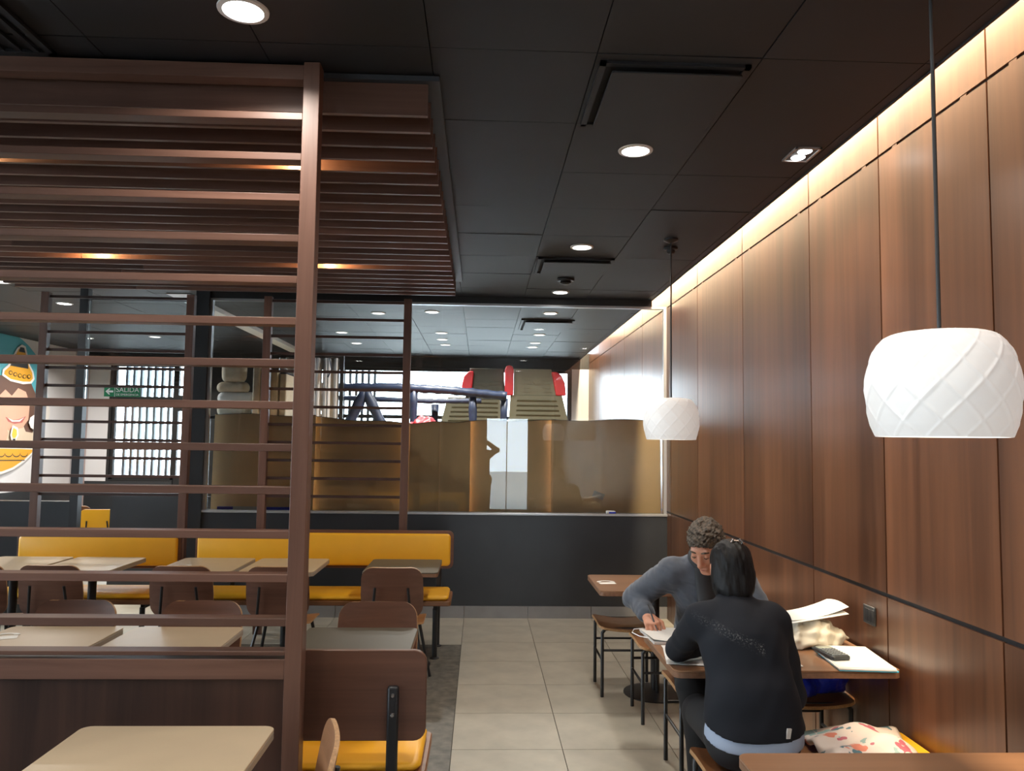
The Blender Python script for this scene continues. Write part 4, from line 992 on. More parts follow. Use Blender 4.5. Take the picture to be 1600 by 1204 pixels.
# ---------------- the photographer behind the camera, mirrored in the partition glass
O = A(0.02, -0.42, 0.0)
pho = thing('person', 'photographer standing with both arms raised, mirrored in the partition glass', 'person', tuple(O))
M['dark_cloth'] = mat('photographer_dark_top', (0.03, 0.03, 0.034), 0.85)
def standing(e, parts):
    B = Body((-0.55, -0.75, -0.02), (0.60, 0.0, 1.80), 0.010); o = O
    if 'torso' in parts:
        B.cone(o+A(0, 0, 0.98), 0.15+e, o+A(0, 0, 1.30), 0.155+e, k=0.06, flat=((0, 1, 0), 0.7)); B.cone(o+A(-0.14, 0, 1.42), 0.07+e, o+A(0.14, 0, 1.42), 0.07+e, k=0.06)
        for s in (-1, 1):
            B.cone(o+A(s*0.18, 0, 1.42), 0.052+e, o+A(s*0.30, 0.12, 1.50), 0.042+e, k=0.03); B.cone(o+A(s*0.30, 0.12, 1.50), 0.04+e, o+A(s*0.12, 0.27, 1.64), 0.028+e, k=0.02)
    if 'legs' in parts:
        B.cone(o+A(-0.09, 0, 0.92), 0.11+e, o+A(0.09, 0, 0.92), 0.11+e, k=0.04)
        for s in (-1, 1): B.cone(o+A(s*0.10, 0, 0.88), 0.085+e, o+A(s*0.11, 0.0, 0.48), 0.058+e, k=0.03); B.cone(o+A(s*0.11, 0, 0.48), 0.055+e, o+A(s*0.12, -0.01, 0.08), 0.04+e, k=0.02)
    return B
B = standing(0, ('torso', 'legs')); o = O
B.cone(o+A(0, 0.0, 1.45), 0.055, o+A(0, 0.02, 1.55), 0.05, k=0.02); head(B, o+A(0, 0.03, 1.63), rotm(math.pi, 0.05), 1.0)
for s in (-1, 1):
    B.cone(o+A(s*0.12, -0.02, 0.06), 0.04, o+A(s*0.13, 0.13, 0.03), 0.03, k=0.02)
    hand(B, o+A(s*0.12, 0.27, 1.64), (-0.75*s, 0.6, 0.25), (0, -0.6, 0.6), 1 if s > 0 else -1, curl=0.7)
obj('body', B.mesh('photographer_body', M['skin'], O), None, pho)
obj('top', standing(0.014, ('torso',)).mesh('photographer_top', M['dark_cloth'], O), None, pho)
obj('trousers', standing(0.016, ('legs',)).mesh('photographer_trousers', M['jeans'], O), None, pho)
B = Body(O+A(-0.14, -0.14, 1.48), O+A(0.14, 0.17, 1.82), 0.006)
B.ell(O+A(0, 0.01, 1.675), (0.086, 0.104, 0.086)); B.ell(O+A(0, 0.13, 1.61), (0.08, 0.06, 0.09), k=0.01, cut=True)
obj('hair', B.mesh('photographer_hair', M['hair_black'], O), None, pho)
ph = thing('phone', 'dark phone held up by the photographer', 'phone', (0, -0.03, EYE))
obj('case', MB().plate(-0.08, 0.08, -0.038, 0.038, -0.004, 0.004, 0.012, bev=0.002), M['dark_plastic'], ph).rotation_euler = (math.pi/2, 0, 0)
# ------------------------------------------------------------------ things on and around the tables
ZT = 0.7305
def sheet(w, d, z, t=0.0006, bend=0.0, n=6):
    return MB().grid(lambda u, v: ((u-0.5)*w, (v-0.5)*d, z+bend*(math.sin(u*3.1)*0.5+v*v)), n, n, t)
t = thing('writing_pad', 'thick white writing pad under the man\'s hand at the table corner', 'pad', (0.905, 3.87, ZT), 0.06)
obj('page_block', MB().box(-0.085, 0.10, -0.13, 0.14, 0, 0.012), M['white_paper'], t, bevel=0.001)
s = obj('curled_page', MB().grid(lambda u, v: (-0.088+0.18*u, -0.13+0.27*v, 0.0135+0.012*(1-u)**3*(1-v)), 8, 6, 0.0006), M['white_paper'], t)
obj('cord_loop', MB().tube([(-0.085, -0.06, 0.012), (-0.13, -0.03, 0.016), (-0.145, 0.05, 0.014), (-0.12, 0.11, 0.016), (-0.07, 0.12, 0.017)], 0.0022, 6), M['white_trim'], t)
t = thing('paper_stack', 'loose sheets of paper under the woman\'s left elbow', 'paper', (0.945, 3.545, ZT), -0.12)
for k, (dx, dy, a) in enumerate(((0, 0, 0), (0.012, -0.01, 0.04), (-0.008, -0.02, -0.05), (0.006, 0.006, 0.09))):
    o = obj('sheet', sheet(0.21, 0.29, 0.001+0.0015*k, bend=0.0012), M['white_paper'], t); o.location = (dx, dy, 0); o.rotation_euler = (0, 0, a)
t = thing('loose_paper', 'white paper corner poking out right of the woman\'s sleeve', 'paper', (1.30, 3.50, ZT), -0.2)
obj('sheet', sheet(0.19, 0.25, 0.0015, bend=0.001), M['white_paper'], t); o = obj('sheet', sheet(0.19, 0.25, 0.004, bend=0.001), M['white_paper'], t); o.rotation_euler = (0, 0, 0.12)
t = thing('pen', 'black pen held in the man\'s right hand', 'pen', (0.884, 3.928, 0.745))
obj('barrel', MB().tube([(0.004, 0.0, 0.002), (-0.004, 0.03, 0.030), (-0.030, 0.072, 0.118)], [0.0016, 0.0042, 0.0040], 10), M['dark_plastic'], t)
obj('tip', MB().tube([(0.006, -0.004, -0.001), (0.004, 0, 0.002)], [0.0005, 0.0016], 8), M['chrome'], t)
# folder with sheets, calculator on it
t = thing('folder', 'white folder with a blue edge hanging over the table corner', 'folder', (1.655, 3.485, ZT), -0.10)
obj('cover', MB().box(-0.122, 0.122, -0.185, 0.185, 0.0, 0.006), M['cyan'], t, bevel=0.0015)
obj('sheets', MB().box(-0.125, 0.112, -0.190, 0.176, 0.0062, 0.013), M['white_paper'], t, bevel=0.001)
o = obj('top_sheet', sheet(0.235, 0.36, 0.0145, bend=0.001), M['white_paper'], t); o.rotation_euler = (0, 0, -0.015)
t = thing('calculator', 'dark grey calculator lying on the white folder', 'calculator', (1.565, 3.50, ZT+0.0165), 0.10)
obj('case', MB().plate(-0.042, 0.042, -0.088, 0.088, 0.0, 0.018, 0.012, bev=0.004), M['dark_plastic'], t)
obj('display', MB().plate(-0.033, 0.033, 0.045, 0.076, 0.0175, 0.0192, 0.004, bev=0.0005), M['screen_lcd'], t)
kme = MB().plate(-0.0065, 0.0065, -0.005, 0.005, 0.0, 0.004, 0.002, n=2, bev=0.001).mesh('key', M['key'])
for i in range(5):
    for j in range(6): obj('key', kme, None, t, (-0.030+0.015*i, 0.030-0.020*j, 0.0176))
# crumpled cloth bag with a booklet on top
t = thing('cloth_bag', 'crumpled cream cloth bag on the wooden table by the wall', 'bag', (1.59, 3.80, ZT))
B = Body((1.34, 3.58, ZT-0.02), (1.82, 4.04, ZT+0.18), 0.005)
for c_, r in (((1.57, 3.77, ZT+0.045), (0.10, 0.11, 0.06)), ((1.62, 3.80, ZT+0.05), (0.10, 0.12, 0.065)), ((1.70, 3.77, ZT+0.03), (0.06, 0.07, 0.045)), ((1.49, 3.70, ZT+0.03), (0.06, 0.06, 0.04)), ((1.55, 3.71, ZT+0.025), (0.11, 0.05, 0.035))): B.ell(c_, r, k=0.03)
B.ripple(0.010, (42, 42, 46), 61); B.ripple(0.004, (105, 105, 105), 62); B.plane((0, 0, ZT+0.001), (0, 0, -1)); B.plane((1.80, 0, 0), (1, 0, 0))
obj('bag_body', B.mesh('cloth_bag', M['cream_cloth'], (1.59, 3.80, ZT)), None, t)
t = thing('booklet', 'open white booklet resting tilted on the crumpled cloth bag', 'booklet', (1.585, 3.79, ZT+0.115), 0.15)
o = obj('cover', MB().grid(lambda u, v: (-0.15+0.30*u, -0.10+0.20*v, 0.035*u+0.012*math.sin(3*v)), 8, 6, 0.002), M['white_paper'], t)
o = obj('page', MB().grid(lambda u, v: (-0.14+0.30*u, -0.085+0.18*v, 0.010+0.055*u*u+0.012*math.sin(3*v)), 8, 6, 0.001), M['white_paper'], t)
t = thing('paper_cup', 'small cream cup behind the woman\'s right shoulder', 'cup', (1.50, 3.955, ZT))
obj('cup_body', MB().lathe([(0, 0.002), (0.026, 0.002), (0.034, 0.085), (0.0365, 0.087), (0.0355, 0.084), (0.032, 0.083), (0.025, 0.006), (0, 0.006)], 20, caps=False), M['cream_cloth'], t)
# blue bag on the wall stool
t = thing('blue_bag', 'shiny blue bag stuffed on the stool under the table by the wall', 'bag', (1.64, 3.92, 0.47))
B = Body((1.40, 3.72, 0.44), (1.86, 4.14, 0.70), 0.006)
B.cone((1.52, 3.90, 0.54), 0.085, (1.72, 3.90, 0.54), 0.09, k=0.04); B.ell((1.70, 3.90, 0.58), (0.10, 0.11, 0.08), k=0.04); B.ell((1.56, 3.83, 0.52), (0.09, 0.07, 0.06), k=0.03)
B.ripple(0.008, (26, 26, 30), 71); B.ripple(0.003, (70, 70, 70), 72); B.plane((0, 0, 0.474), (0, 0, -1))
obj('bag_body', B.mesh('blue_bag', M['blue'], (1.64, 3.92, 0.47)), None, t)
# floral tote on the yellow bench
m, nt, b = nodes('floral_print'); M['floral'] = m
tc = nt.nodes.new('ShaderNodeTexCoord'); vo = nt.nodes.new('ShaderNodeTexVoronoi'); vo.inputs['Scale'].default_value = 21
nz = nt.nodes.new('ShaderNodeTexNoise'); nz.inputs['Scale'].default_value = 14; ma = nt.nodes.new('ShaderNodeMixRGB'); ma.inputs[0].default_value = 0.12
L(nt, tc.outputs['Object'], nz.inputs['Vector']); L(nt, tc.outputs['Object'], ma.inputs[1]); L(nt, nz.outputs['Color'], ma.inputs[2]); L(nt, ma.outputs[0], vo.inputs['Vector'])
cr = nt.nodes.new('ShaderNodeValToRGB'); e = cr.color_ramp; e.interpolation = 'CONSTANT'
cols = [(0.0, (0.62, 0.52, 0.46)), (0.30, (0.62, 0.20, 0.13)), (0.42, (0.62, 0.53, 0.48)), (0.60, (0.09, 0.17, 0.20)), (0.70, (0.62, 0.53, 0.48)), (0.84, (0.40, 0.10, 0.13)), (0.92, (0.25, 0.36, 0.34))]
e.elements[0].position = 0; e.elements[0].color = (*cols[0][1], 1); e.elements[1].position = 0.30; e.elements[1].color = (*cols[1][1], 1)
for p_, c_ in cols[2:]:
    q = e.elements.new(p_); q.color = (*c_, 1)
sx_ = nt.nodes.new('ShaderNodeSeparateXYZ'); L(nt, vo.outputs['Color'], sx_.inputs[0]); L(nt, sx_.outputs[0], cr.inputs[0])
st = nt.nodes.new('ShaderNodeMath'); st.operation = 'LESS_THAN'; st.inputs[1].default_value = 0.60; L(nt, vo.outputs['Distance'], st.inputs[0])
mx = nt.nodes.new('ShaderNodeMixRGB'); mx.inputs[1].default_value = (0.62, 0.53, 0.47, 1); L(nt, st.outputs[0], mx.inputs[0]); L(nt, cr.outputs[0], mx.inputs[2]); L(nt, mx.outputs[0], b.inputs['Base Color'])
b.inputs['Roughness'].default_value = 0.6
t = thing('floral_tote', 'floral printed tote bag lying on the yellow bench seat', 'bag', (1.50, 3.13, 0.477), 0.0)
def tote(u, v):
    x = -0.20+0.40*u; y = -0.20+0.38*v
    return (x+0.05*v, y, 0.034+0.030*math.sin(math.pi*min(1, max(0, u)))*math.sin(math.pi*v)+0.012*math.sin(9*u+4*v)+0.010*math.sin(13*v-5*u)-0.022*(abs(2*u-1)**6))
obj('bag_body', MB().grid(tote, 26, 24, 0.022), M['floral'], t, angle=2)
obj('handle', MB().tube([(-0.20, -0.12, 0.03), (-0.262, -0.10, 0.015), (-0.268, 0.0, 0.012), (-0.24, 0.06, 0.03), (-0.19, 0.07, 0.05)], 0.008, 8), M['white_paper'], t)
# wall socket, table stickers, bits on the sill
t = thing('wall_socket', 'dark wall socket plate on the lower wood panel', 'socket', (XW, 3.628, 0.895))
obj('plate', MB().box(-0.010, 0, -0.052, 0.052, -0.042, 0.042), M['dark_plastic'], t, bevel=0.003)
for k in (-1, 0, 1): obj('module', MB().box(-0.013, -0.009, -0.040+0.028*k+0.014, -0.014+0.028*k+0.014, -0.028, 0.028), M['black_metal'], t, bevel=0.001)
def sticker(x, y, rz, label, two=False):
    t = thing('table_sticker', label, 'sticker', (x, y, ZT), rz)
    obj('arch', MB().grid(lambda u, v: ((0.030+0.022*v)*math.cos(math.pi*u)*1.2, (0.030+0.022*v)*math.sin(math.pi*u), 0.0009), 14, 1, 0.0006), M['sticker'], t)
    obj('label_strip', MB().box(-0.055, 0.055, -0.075, -0.012, 0.0003, 0.0009), M['sticker'], t)
sticker(0.862, 5.38, 0.1, 'white sticker at the corner of the empty wooden table')
sticker(-2.17, 5.95, 0.1, 'white sticker on the cream table along the far bench')
sticker(-2.215, 3.86, 0.4, 'white round sticker on the middle cream table at the left edge')
t = thing('sanitizer_packet', 'small white and blue packet lying on the window sill at right', 'packet', (1.265, YP+0.02, 0.990))
obj('packet_body', MB().box(-0.045, 0.045, -0.025, 0.02, 0, 0.028), M['white_paper'], t, bevel=0.008); obj('label_band', MB().box(-0.02, 0.046, -0.0262, -0.02, 0.004, 0.018), M['blue'], t)
t = thing('blue_strip_pack', 'flat blue and white pack lying inside the glass at the left sill', 'packet', (-2.35, YP+0.083, 0.990))
obj('blue_strip', MB().box(-0.15, 0.62, -0.012, 0.016, 0.0, 0.026), M['blue'], t); obj('white_strip', MB().box(0.0, 0.24, -0.016, -0.012, 0.0, 0.030), M['white_paper'], t)

# ------------------------------------------------------------------ behind the glass: cardboard, soft-play frame, stored mats
def board(x0, x1, zl, zr, label, dy=0.0, lean=-0.07, fold=()):
    t = thing('cardboard_sheet', label, 'cardboard', ((x0+x1)/2, YP+0.212+dy, 0)); w = x1-x0; N_ = 18
    fs = [(f_-x0)/w for f_ in fold]
    def P(u, v):
        zt = zl+(zr-zl)*u+0.008*math.sin(9*u+x0*3)
        c_ = -0.085+0.004*math.sin(5*u+2*x0)*math.sin(3*v)+0.006*math.sin(2.2*u*w+x0)*v
        for q in fs: c_ -= 0.020*math.exp(-((u-q)/0.02)**2)
        return (-w/2+w*u, -lean*v+0.02+c_, 0.002+(zt-0.002)*v)
    obj('sheet', MB().grid(P, N_*2, 14, 0.006), M['cardboard'], t, angle=1)
    obj('blue_tape', MB().grid(lambda u, v: (P(u, 1)[0], P(u, 1)[1]-0.010+0.016*v, P(u, 1)[2]+0.003), N_*2, 1, 0.004), M['navy'], t)
board(-2.60, -1.62, 1.905, 1.895, 'cardboard sheet behind the glass at the left, beside the black frame')
board(-1.64, -0.66, 1.885, 1.835, 'cardboard sheet behind the lattice panel, its top edge sloping down', 0.06)
board(-0.70, -0.10, 1.84, 1.865, 'cardboard sheet behind the glass right of the lattice end post', 0.0, fold=(-0.40,))
board(-0.14, 0.74, 1.868, 1.886, 'middle cardboard sheet carrying the mirrored silhouette', 0.05)
board(0.70, 1.79, 1.886, 1.905, 'rightmost cardboard sheet behind the glass, against the wood wall', 0.0, fold=(1.2,))
t = thing('taped_note', 'small cream paper note stuck on the rightmost cardboard sheet', 'note', (1.165, YP+0.150, 1.155))
obj('sheet', MB().box(-0.055, 0.055, -0.001, 0.001, -0.03, 0.03), M['cream_cloth'], t).rotation_euler = (0, 0.35, 0)

t = thing('play_tower', 'olive plastic play tower with red fins behind the glass', 'play structure', (0.35, 10.0, 0))
def louvre(x0, x1, x2, x3, z0, z1, y, mname, n=6):
    f_ = MB().prism_y([(x0, z0), (x1, z0), (x3, z1), (x2, z1)], y, y+0.04)
    o = obj('panel', f_, M[mname], t, bevel=0.006)
    for k in range(n):
        z = z0+0.05+(z1-z0-0.10)*(k+0.5)/n; q = (z-z0)/(z1-z0); a = x0+(x2-x0)*q+0.09; c_ = x1+(x3-x1)*q-0.09
        obj('louvre', MB().prism_x([(y-0.030, z+0.018), (y-0.001, z+0.022), (y-0.001, z-0.004)], a, c_), M[mname], o)
louvre(-0.02, 0.86, 0.02, 0.68, 1.55, 2.262, 0.0, 'olive_plastic', 10)
louvre(-0.95, -0.04, -0.78, -0.05, 1.55, 2.225, 0.06, 'olive_plastic', 10)
def back_panel(x0, x1, x2, x3, z0, z1, y, mname):
    o = obj('panel', MB().prism_y([(x0, z0), (x1, z0), (x3, z1), (x2, z1)], y, y+0.04), M[mname], t, bevel=0.006)
    xm = (x0+x1)/2; zm = (z0+z1)/2+0.02
    obj('disc', MB().tube([(xm, y+0.005, zm), (xm, y-0.012, zm)], 0.055, 24), M[mname], o)
    for k in range(5):
        z = z0+0.05+0.048*k
        for s in (-1, 1): obj('rib', MB().box(xm+s*0.125-0.05, xm+s*0.125+0.05, y-0.008, y+0.002, z-0.006, z+0.006), M[mname], o)
back_panel(-0.56, -0.04, -0.50, -0.07, 2.20, 2.60, 0.05, 'olive_dark')
back_panel(0.06, 0.66, 0.06, 0.54, 2.26, 2.60, 0.02, 'olive_plastic')
def fin(pts, y0, y1): obj('red_fin', MB().prism_y(pts, y0, y1), M['red_plastic'], t, bevel=0.015)
fin([(-0.60, 2.25), (-0.48, 2.25), (-0.45, 2.555), (-0.52, 2.555), (-0.575, 2.49), (-0.60, 2.38)], -0.02, 0.06)
fin([(-0.055, 2.255), (0.055, 2.255), (0.055, 2.58), (0.04, 2.625), (0.0, 2.64), (-0.04, 2.625), (-0.055, 2.58)], -0.06, 0.02)
fin([(0.60, 2.262), (0.73, 2.262), (0.715, 2.42), (0.67, 2.52), (0.61, 2.565), (0.54, 2.565)], -0.02, 0.05)
obj('platform', MB().box(-1.0, 0.86, 0.05, 0.9, 1.45, 1.55), M['olive_dark'], t)
for x in (-0.95, 0.80):
    for y in (0.1, 0.85): obj('post', MB().tube([(x, y, 0), (x, y, 1.5)], 0.04, 12), M['black_metal'], t)
t = thing('padded_frame', 'navy padded soft-play frame behind the glass', 'play structure', (-0.9, 9.0, 0))
def ptube(pts, r, name='padded_bar'):
    v = [Vector(p) for p in pts]; out = []; rr = []
    for a, b_ in zip(v[:-1], v[1:]):
        for k in range(12):
            q = k/12; out.append(a.lerp(b_, q)); rr.append(r*(1+0.12*math.sin(k*2.1+a.x*7)))
    out.append(v[-1]); rr.append(r)
    obj(name, MB().tube(out, rr, 10), M['navy'], t, angle=2)
ptube([(-1.10, 0, 2.25), (-0.10, 0, 2.27), (0.5, -0.02, 2.245), (1.19, -0.05, 2.185)], 0.050)
ptube([(-1.05, 0.25, 2.16), (0.3, 0.25, 2.13), (0.9, 0.2, 2.14)], 0.030)
for a, b_ in (((-1.02, 0, 2.25), (-1.02, 0, 0)), ((0.13, 0, 2.26), (0.13, 0, 0)), ((0.80, 0, 2.2), (0.86, 0.0, 0)), ((1.16, 0, 2.16), (1.16, 0, 0)), ((-0.42, 0, 2.23), (-0.85, 0, 1.30)), ((-0.42, 0, 2.23), (0.05, 0, 1.30)), ((0.35, 0.4, 2.1), (0.35, 0.4, 0))):
    ptube([a, b_], 0.045 if a[0] != -0.42 else 0.06, 'padded_leg')
t = thing('red_ball_bag', 'red bundle peeking over the cardboard beside the lattice end post', 'bag', (-0.62, 8.7, 0))
B = Body((-0.95, 8.4, 1.2), (-0.3, 9.0, 2.1), 0.012); B.cone((-0.60, 8.7, 1.40), 0.20, (-0.61, 8.7, 1.74), 0.19, k=0.05); B.ripple(0.012, (30, 30, 30), 81)
obj('bundle', B.mesh('red_bundle', M['red_plastic'], (-0.62, 8.7, 0)), None, t); obj('stand', MB().lathe([(0, 0), (0.2, 0), (0.2, 0.02), (0.03, 0.05), (0.03, 1.35), (0, 1.35)], 16, caps=False), M['black_metal'], t)
# stored pale mats and cushions
sh = thing('storage_rack', 'dark storage rack carrying pale mats behind the glass', 'rack', (-2.35, 8.35, 0))
obj('shelf', MB().box(-0.42, 0.55, -0.25, 0.25, 1.86, 1.89), M['black_frame'], sh); obj('shelf', MB().box(-0.42, 0.55, -0.25, 0.25, 0.5, 0.53), M['black_frame'], sh)
for x in (-0.41, 0.54):
    for y in (-0.24, 0.24): obj('upright', MB().box(x-0.015, x+0.015, y-0.015, y+0.015, 0, 1.86), M['black_frame'], sh)
def mat_pad(x0, x1, z0, z1, label, mname, dy=0.0, seed=0):
    t = thing('folded_mat', label, 'mat', ((x0+x1)/2, 8.3+dy, z0)); w = (x1-x0)/2; h = z1-z0; r_ = random.Random(seed)
    N_ = 6; R_ = min(0.45*h, 0.05)
    B = Body((-w-0.05, -0.25, -0.02), (w+0.05, 0.25, h+0.05), 0.010); B.cone((-w+R_, 0, R_+0.002), R_, (w-R_, 0, R_+0.002), R_, k=0.05)
    B.cone((-w+R_, 0, h-R_), R_, (w-R_, 0, h-R_), R_, k=0.05); B.cone((-w+R_, 0, h/2), R_, (w-R_, 0, h/2), R_, k=0.06)
    B.ripple(0.0015, (26, 26, 40), seed); B.plane((0, 0, 0.0), (0, 0, -1))
    obj('mat_body', B.mesh('folded_mat', M[mname]), None, t)
mat_pad(-2.72, -2.42, 1.892, 2.02, 'lowest pale mat of the stack behind the glass at left', 'cream_cloth', 0, 3)
mat_pad(-2.72, -2.36, 2.036, 2.13, 'white folded sheet in the middle of the stack behind the glass', 'white_paper', 0, 4)
mat_pad(-2.73, -2.44, 2.146, 2.235, 'beige mat below the topmost cushion behind the glass', 'beige_pad', 0, 5)
mat_pad(-2.70, -2.46, 2.245, 2.47, 'topmost beige cushion of the stack behind the glass', 'beige_pad', 0, 6)
for k in range(4):
    t = thing('standing_mat', ['tan mat standing on edge, leftmost of four behind the glass', 'tan mat standing on edge, second of four behind the glass', 'pale mat standing on edge, third of four behind the glass', 'pale mat standing on edge, rightmost of four behind the glass'][k], 'mat', (-2.29+0.085*k, 8.28+0.02*k, 1.892))
    obj('mat_body', MB().plate(-0.036, 0.036, -0.20, 0.20, 0, 0.50-0.02*k, 0.015, bev=0.006), M['beige_pad'] if k < 2 else M['cream_cloth'], t)
    obj('blue_binding', MB().plate(-0.037, 0.037, -0.201, 0.201, 0.50-0.02*k, 0.515-0.02*k, 0.015, bev=0.004), M['navy'], t)
t = thing('white_curtain', 'pale hanging curtain strips with dark straps behind the lattice', 'curtain', (-1.93, 8.9, 0))
for k in range(5):
    obj('curtain_strip', MB().grid(lambda u, v: (-0.32+0.13*k+0.125*u, 0.02*math.sin(9*u+k), 1.6+0.98*v), 10, 4, 0.006), M['curtain'], t, angle=2)
obj('curtain_bar', MB().tube([(-0.36, 0, 2.59), (0.36, 0, 2.59)], 0.015, 10), M['black_metal'], t)
for x in (-0.05, 0.22): obj('strap', MB().tube([(x, -0.035, 2.58), (x+0.03, -0.05, 2.45), (x-0.01, -0.045, 2.36)], 0.008, 6), M['navy'], t)
for x in (-0.36, 0.36): obj('post', MB().box(x-0.02, x+0.02, -0.02, 0.02, 0, 2.62), M['black_frame'], t)

# emergency exit sign on the glass of the neighbouring area
t = thing('exit_sign', 'green emergency exit sign reading SALIDA with a white arrow', 'sign', (-3.41, YP+0.008, 2.095))
obj('sign_plate', MB().box(-0.168, 0.168, -0.004, 0.0, -0.049, 0.049), M['green_sign'], t)
obj('divider', MB().box(-0.070, -0.066, -0.0055, -0.004, -0.049, 0.049), M['white_sign'], t)
ar = MB().prism_y([(-0.155, 0.0), (-0.120, -0.032), (-0.112, -0.024), (-0.128, -0.009), (-0.082, -0.009), (-0.082, 0.009), (-0.128, 0.009), (-0.112, 0.024), (-0.120, 0.032)], -0.0055, -0.004)
obj('arrow', ar, M['white_sign'], t)
def text(name, body, size, parent, loc, m, rot=(math.pi/2, 0, 0), align='CENTER'):
    cu = bpy.data.curves.new(name, 'FONT'); cu.body = body; cu.size = size; cu.align_x = align; cu.align_y = 'CENTER'; cu.extrude = 0.0006
    o = bpy.data.objects.new(name, cu); C.objects.link(o); o.location = loc; o.rotation_euler = rot; o.parent = parent; cu.materials.append(m)
    me = bpy.data.meshes.new_from_object(o); q = obj(name, me, None, parent, loc); q.rotation_euler = rot; bpy.data.objects.remove(o); return q
text('lettering', 'SALIDA', 0.066, t, (0.050, -0.0048, 0.016), M['white_sign'])
text('lettering', 'DE EMERGENCIA', 0.028, t, (0.050, -0.0048, -0.030), M['white_sign'])

# poster of a child with a drawn party hat and cake on the white side wall (flat print)
t = thing('wall_poster', 'large poster of a child with drawn party hat and cake', 'poster', (XL+0.004, 11.3, 0))
def pm(name, c): M[name] = mat(name, c, 0.6); return M[name]
teal = pm('print_teal', (0.09, 0.42, 0.52)); skin_p = pm('print_skin', (0.62, 0.36, 0.26)); hair_p = pm('print_hair', (0.12, 0.06, 0.04)); yel = pm('print_yellow', (0.72, 0.36, 0.02)); blk = pm('print_black', (0.02, 0.02, 0.02)); wht = pm('print_white', (0.80, 0.78, 0.76)); wool = pm('print_cream', (0.62, 0.52, 0.40)); mou = pm('print_lips', (0.42, 0.12, 0.11)); pf = pm('print_flame', (0.78, 0.48, 0.05))
lay = [0]
def flat(name, pts, m_):
    lay[0] += 1; x = 0.001*lay[0]
    obj(name, MB().prism_x([(y-11.3, z) for y, z in pts], x-0.0006, x+0.0004), m_, t)
def ov(cy_, cz, a, b_, n=28, rot=0.0, t0=0, t1=2*math.pi):
    o = []
    for k in range(n):
        q = t0+(t1-t0)*k/n; y, z = a*math.cos(q), b_*math.sin(q); o.append((cy_+y*math.cos(rot)-z*math.sin(rot), cz+y*math.sin(rot)+z*math.cos(rot)))
    return o
flat('backdrop_print', ov(11.0, 2.25, 1.35, 0.90, 40), teal)
flat('shoulder_print', [(10.808, 1.574), (11.210, 1.768), (11.513, 1.737), (11.895, 1.902), (12.126, 1.784), (12.225, 1.476), (11.866, 1.367), (10.820, 1.446)], wool)
flat('shirt_print', [(11.757, 1.815), (11.942, 1.932), (12.088, 1.821), (11.998, 1.706), (11.831, 1.723)], hair_p)
flat('face_print', [(10.869, 2.349), (11.150, 2.387), (11.450, 2.373), (11.772, 2.320), (11.905, 2.139), (11.879, 1.902), (11.745, 1.777), (11.436, 1.736), (11.138, 1.767), (10.915, 1.875)], skin_p)
flat('hair_print', [(10.726, 2.424), (11.139, 2.493), (11.592, 2.512), (11.891, 2.442), (12.063, 2.243), (12.070, 2.003), (11.983, 1.857), (11.879, 1.902), (11.888, 2.138), (11.774, 2.302), (11.577, 2.345), (11.434, 2.226), (11.275, 2.306), (11.111, 2.190), (10.985, 2.305), (10.754, 2.127)], hair_p)
flat('mouth_print', [(11.313, 1.922), (11.468, 1.882), (11.622, 1.895), (11.809, 1.947), (11.721, 1.851), (11.535, 1.829), (11.379, 1.861)], mou)
flat('teeth_print', [(11.359, 1.910), (11.499, 1.878), (11.638, 1.886), (11.762, 1.927), (11.657, 1.864), (11.470, 1.859)], wht)
flat('hand_print', [(10.915, 1.875), (11.126, 1.881), (11.293, 1.823), (11.395, 1.699), (11.349, 1.555), (10.951, 1.504)], skin_p)
flat('eye_print', [(11.249, 2.117), (11.321, 2.147), (11.398, 2.124), (11.326, 2.094)], blk)
flat('eye_print', [(11.614, 2.135), (11.690, 2.166), (11.773, 2.142), (11.696, 2.111)], blk)
flat('hat_outline', [(11.594, 2.977), (11.692, 2.961), (11.833, 2.693), (11.924, 2.616), (11.969, 2.505), (11.892, 2.433), (11.682, 2.408), (11.368, 2.430), (11.168, 2.495), (11.175, 2.576), (11.300, 2.660), (11.490, 2.918)], wht)
flat('hat_cone', [(11.598, 2.940), (11.663, 2.929), (11.801, 2.681), (11.893, 2.594), (11.918, 2.511), (11.856, 2.458), (11.679, 2.445), (11.381, 2.459), (11.210, 2.517), (11.221, 2.563), (11.333, 2.636), (11.522, 2.904)], yel)
flat('hat_band', [(11.370, 2.722), (11.347, 2.647), (11.789, 2.642), (11.764, 2.724)], blk)
flat('hat_stripe', [(11.437, 2.820), (11.412, 2.762), (11.744, 2.760), (11.706, 2.822)], blk)
flat('hat_tip', [(11.551, 2.935), (11.526, 2.867), (11.685, 2.866), (11.646, 2.937)], blk)
flat('hat_ring', ov(11.357, 2.548, 0.045, 0.030, 12), blk); flat('hat_dot', ov(11.357, 2.548, 0.032, 0.020, 12), yel)
flat('hat_ring', ov(11.465, 2.534, 0.045, 0.030, 12), blk); flat('hat_dot', ov(11.465, 2.534, 0.032, 0.020, 12), yel)
flat('hat_ring', ov(11.575, 2.525, 0.045, 0.030, 12), blk); flat('hat_dot', ov(11.575, 2.525, 0.032, 0.020, 12), yel)
flat('hat_ring', ov(11.687, 2.520, 0.045, 0.030, 12), blk); flat('hat_dot', ov(11.687, 2.520, 0.032, 0.020, 12), yel)
flat('hat_ring', ov(11.800, 2.529, 0.045, 0.030, 12), blk); flat('hat_dot', ov(11.800, 2.529, 0.032, 0.020, 12), yel)
flat('candle_outline', [(11.460, 1.809), (11.587, 1.775), (11.613, 1.665), (11.557, 1.600), (11.450, 1.600), (11.413, 1.663), (11.435, 1.754)], wht)
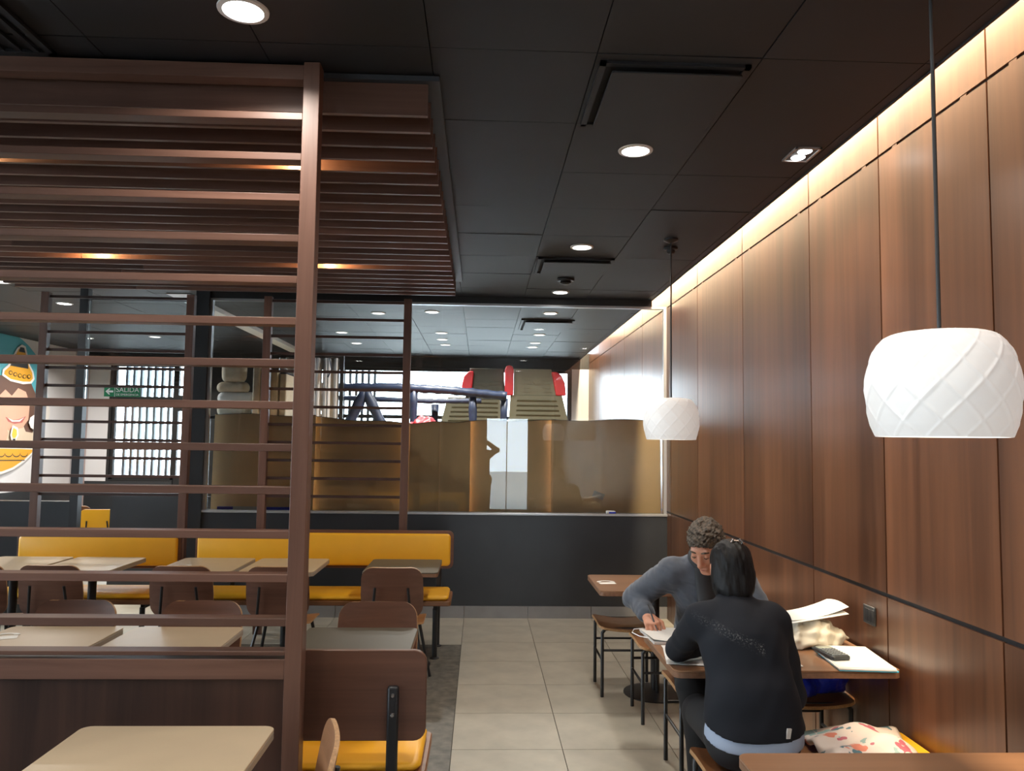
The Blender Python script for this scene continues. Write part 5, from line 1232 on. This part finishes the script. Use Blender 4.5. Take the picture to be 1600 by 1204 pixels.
flat('candle_flame', [(11.479, 1.773), (11.558, 1.747), (11.573, 1.674), (11.539, 1.628), (11.478, 1.627), (11.450, 1.673), (11.467, 1.736)], pf)
flat('candle_wick', [(11.478, 1.618), (11.540, 1.619), (11.543, 1.509), (11.482, 1.510)], blk)
flat('tag_print', [(11.876, 1.930), (11.971, 1.971), (12.093, 1.937), (12.122, 1.822), (12.028, 1.744), (11.907, 1.780), (11.851, 1.854)], wht)
flat('cake_outline', [(10.422, 1.533), (11.692, 1.499), (12.053, 1.487), (12.026, 1.421), (11.809, 1.293), (11.537, 1.182), (11.272, 1.130), (10.465, 1.081)], wht)
flat('cake_side', [(10.425, 1.500), (11.695, 1.471), (12.006, 1.459), (11.976, 1.421), (11.775, 1.313), (11.503, 1.211), (11.269, 1.165), (10.461, 1.122)], yel)
flat('icing_line', [(11.130, 1.407), (11.143, 1.385), (11.176, 1.368), (11.221, 1.361), (11.264, 1.366), (11.295, 1.382), (11.304, 1.404), (11.304, 1.404), (11.318, 1.381), (11.353, 1.364), (11.398, 1.357), (11.443, 1.363), (11.475, 1.379), (11.485, 1.401), (11.485, 1.401), (11.499, 1.378), (11.534, 1.361), (11.581, 1.354), (11.628, 1.359), (11.660, 1.375), (11.671, 1.398), (11.671, 1.398), (11.686, 1.375), (11.722, 1.357), (11.771, 1.350), (11.819, 1.355), (11.853, 1.372), (11.863, 1.395), (11.862, 1.410), (11.851, 1.387), (11.817, 1.370), (11.769, 1.365), (11.721, 1.372), (11.684, 1.389), (11.669, 1.413), (11.669, 1.413), (11.659, 1.390), (11.626, 1.374), (11.580, 1.368), (11.533, 1.375), (11.498, 1.393), (11.483, 1.415), (11.483, 1.415), (11.473, 1.393), (11.441, 1.377), (11.397, 1.372), (11.351, 1.379), (11.317, 1.396), (11.303, 1.418), (11.303, 1.418), (11.293, 1.396), (11.262, 1.380), (11.219, 1.375), (11.175, 1.382), (11.142, 1.399), (11.128, 1.421)], blk)
flat('cake_line', [(10.441, 1.328), (11.776, 1.299), (11.807, 1.312), (10.440, 1.340)], blk)

t = thing('wall_dot_poster', 'teal poster strip with white speech balloon on the white side wall', 'poster', (XL+0.004, 12.15, 0))
lay[0] = 0
def flat2(name, pts, m_):
    lay[0] += 1; x = 0.001*lay[0]; obj(name, MB().prism_x([(y-12.15, z) for y, z in pts], x-0.0006, x+0.0004), m_, t)
flat2('teal_print', [(12.02, 1.80), (12.25, 1.78), (12.32, 2.1), (12.25, 2.35), (12.02, 2.42)], teal); flat2('balloon_print', ov(12.34, 2.02, 0.11, 0.13), wht)
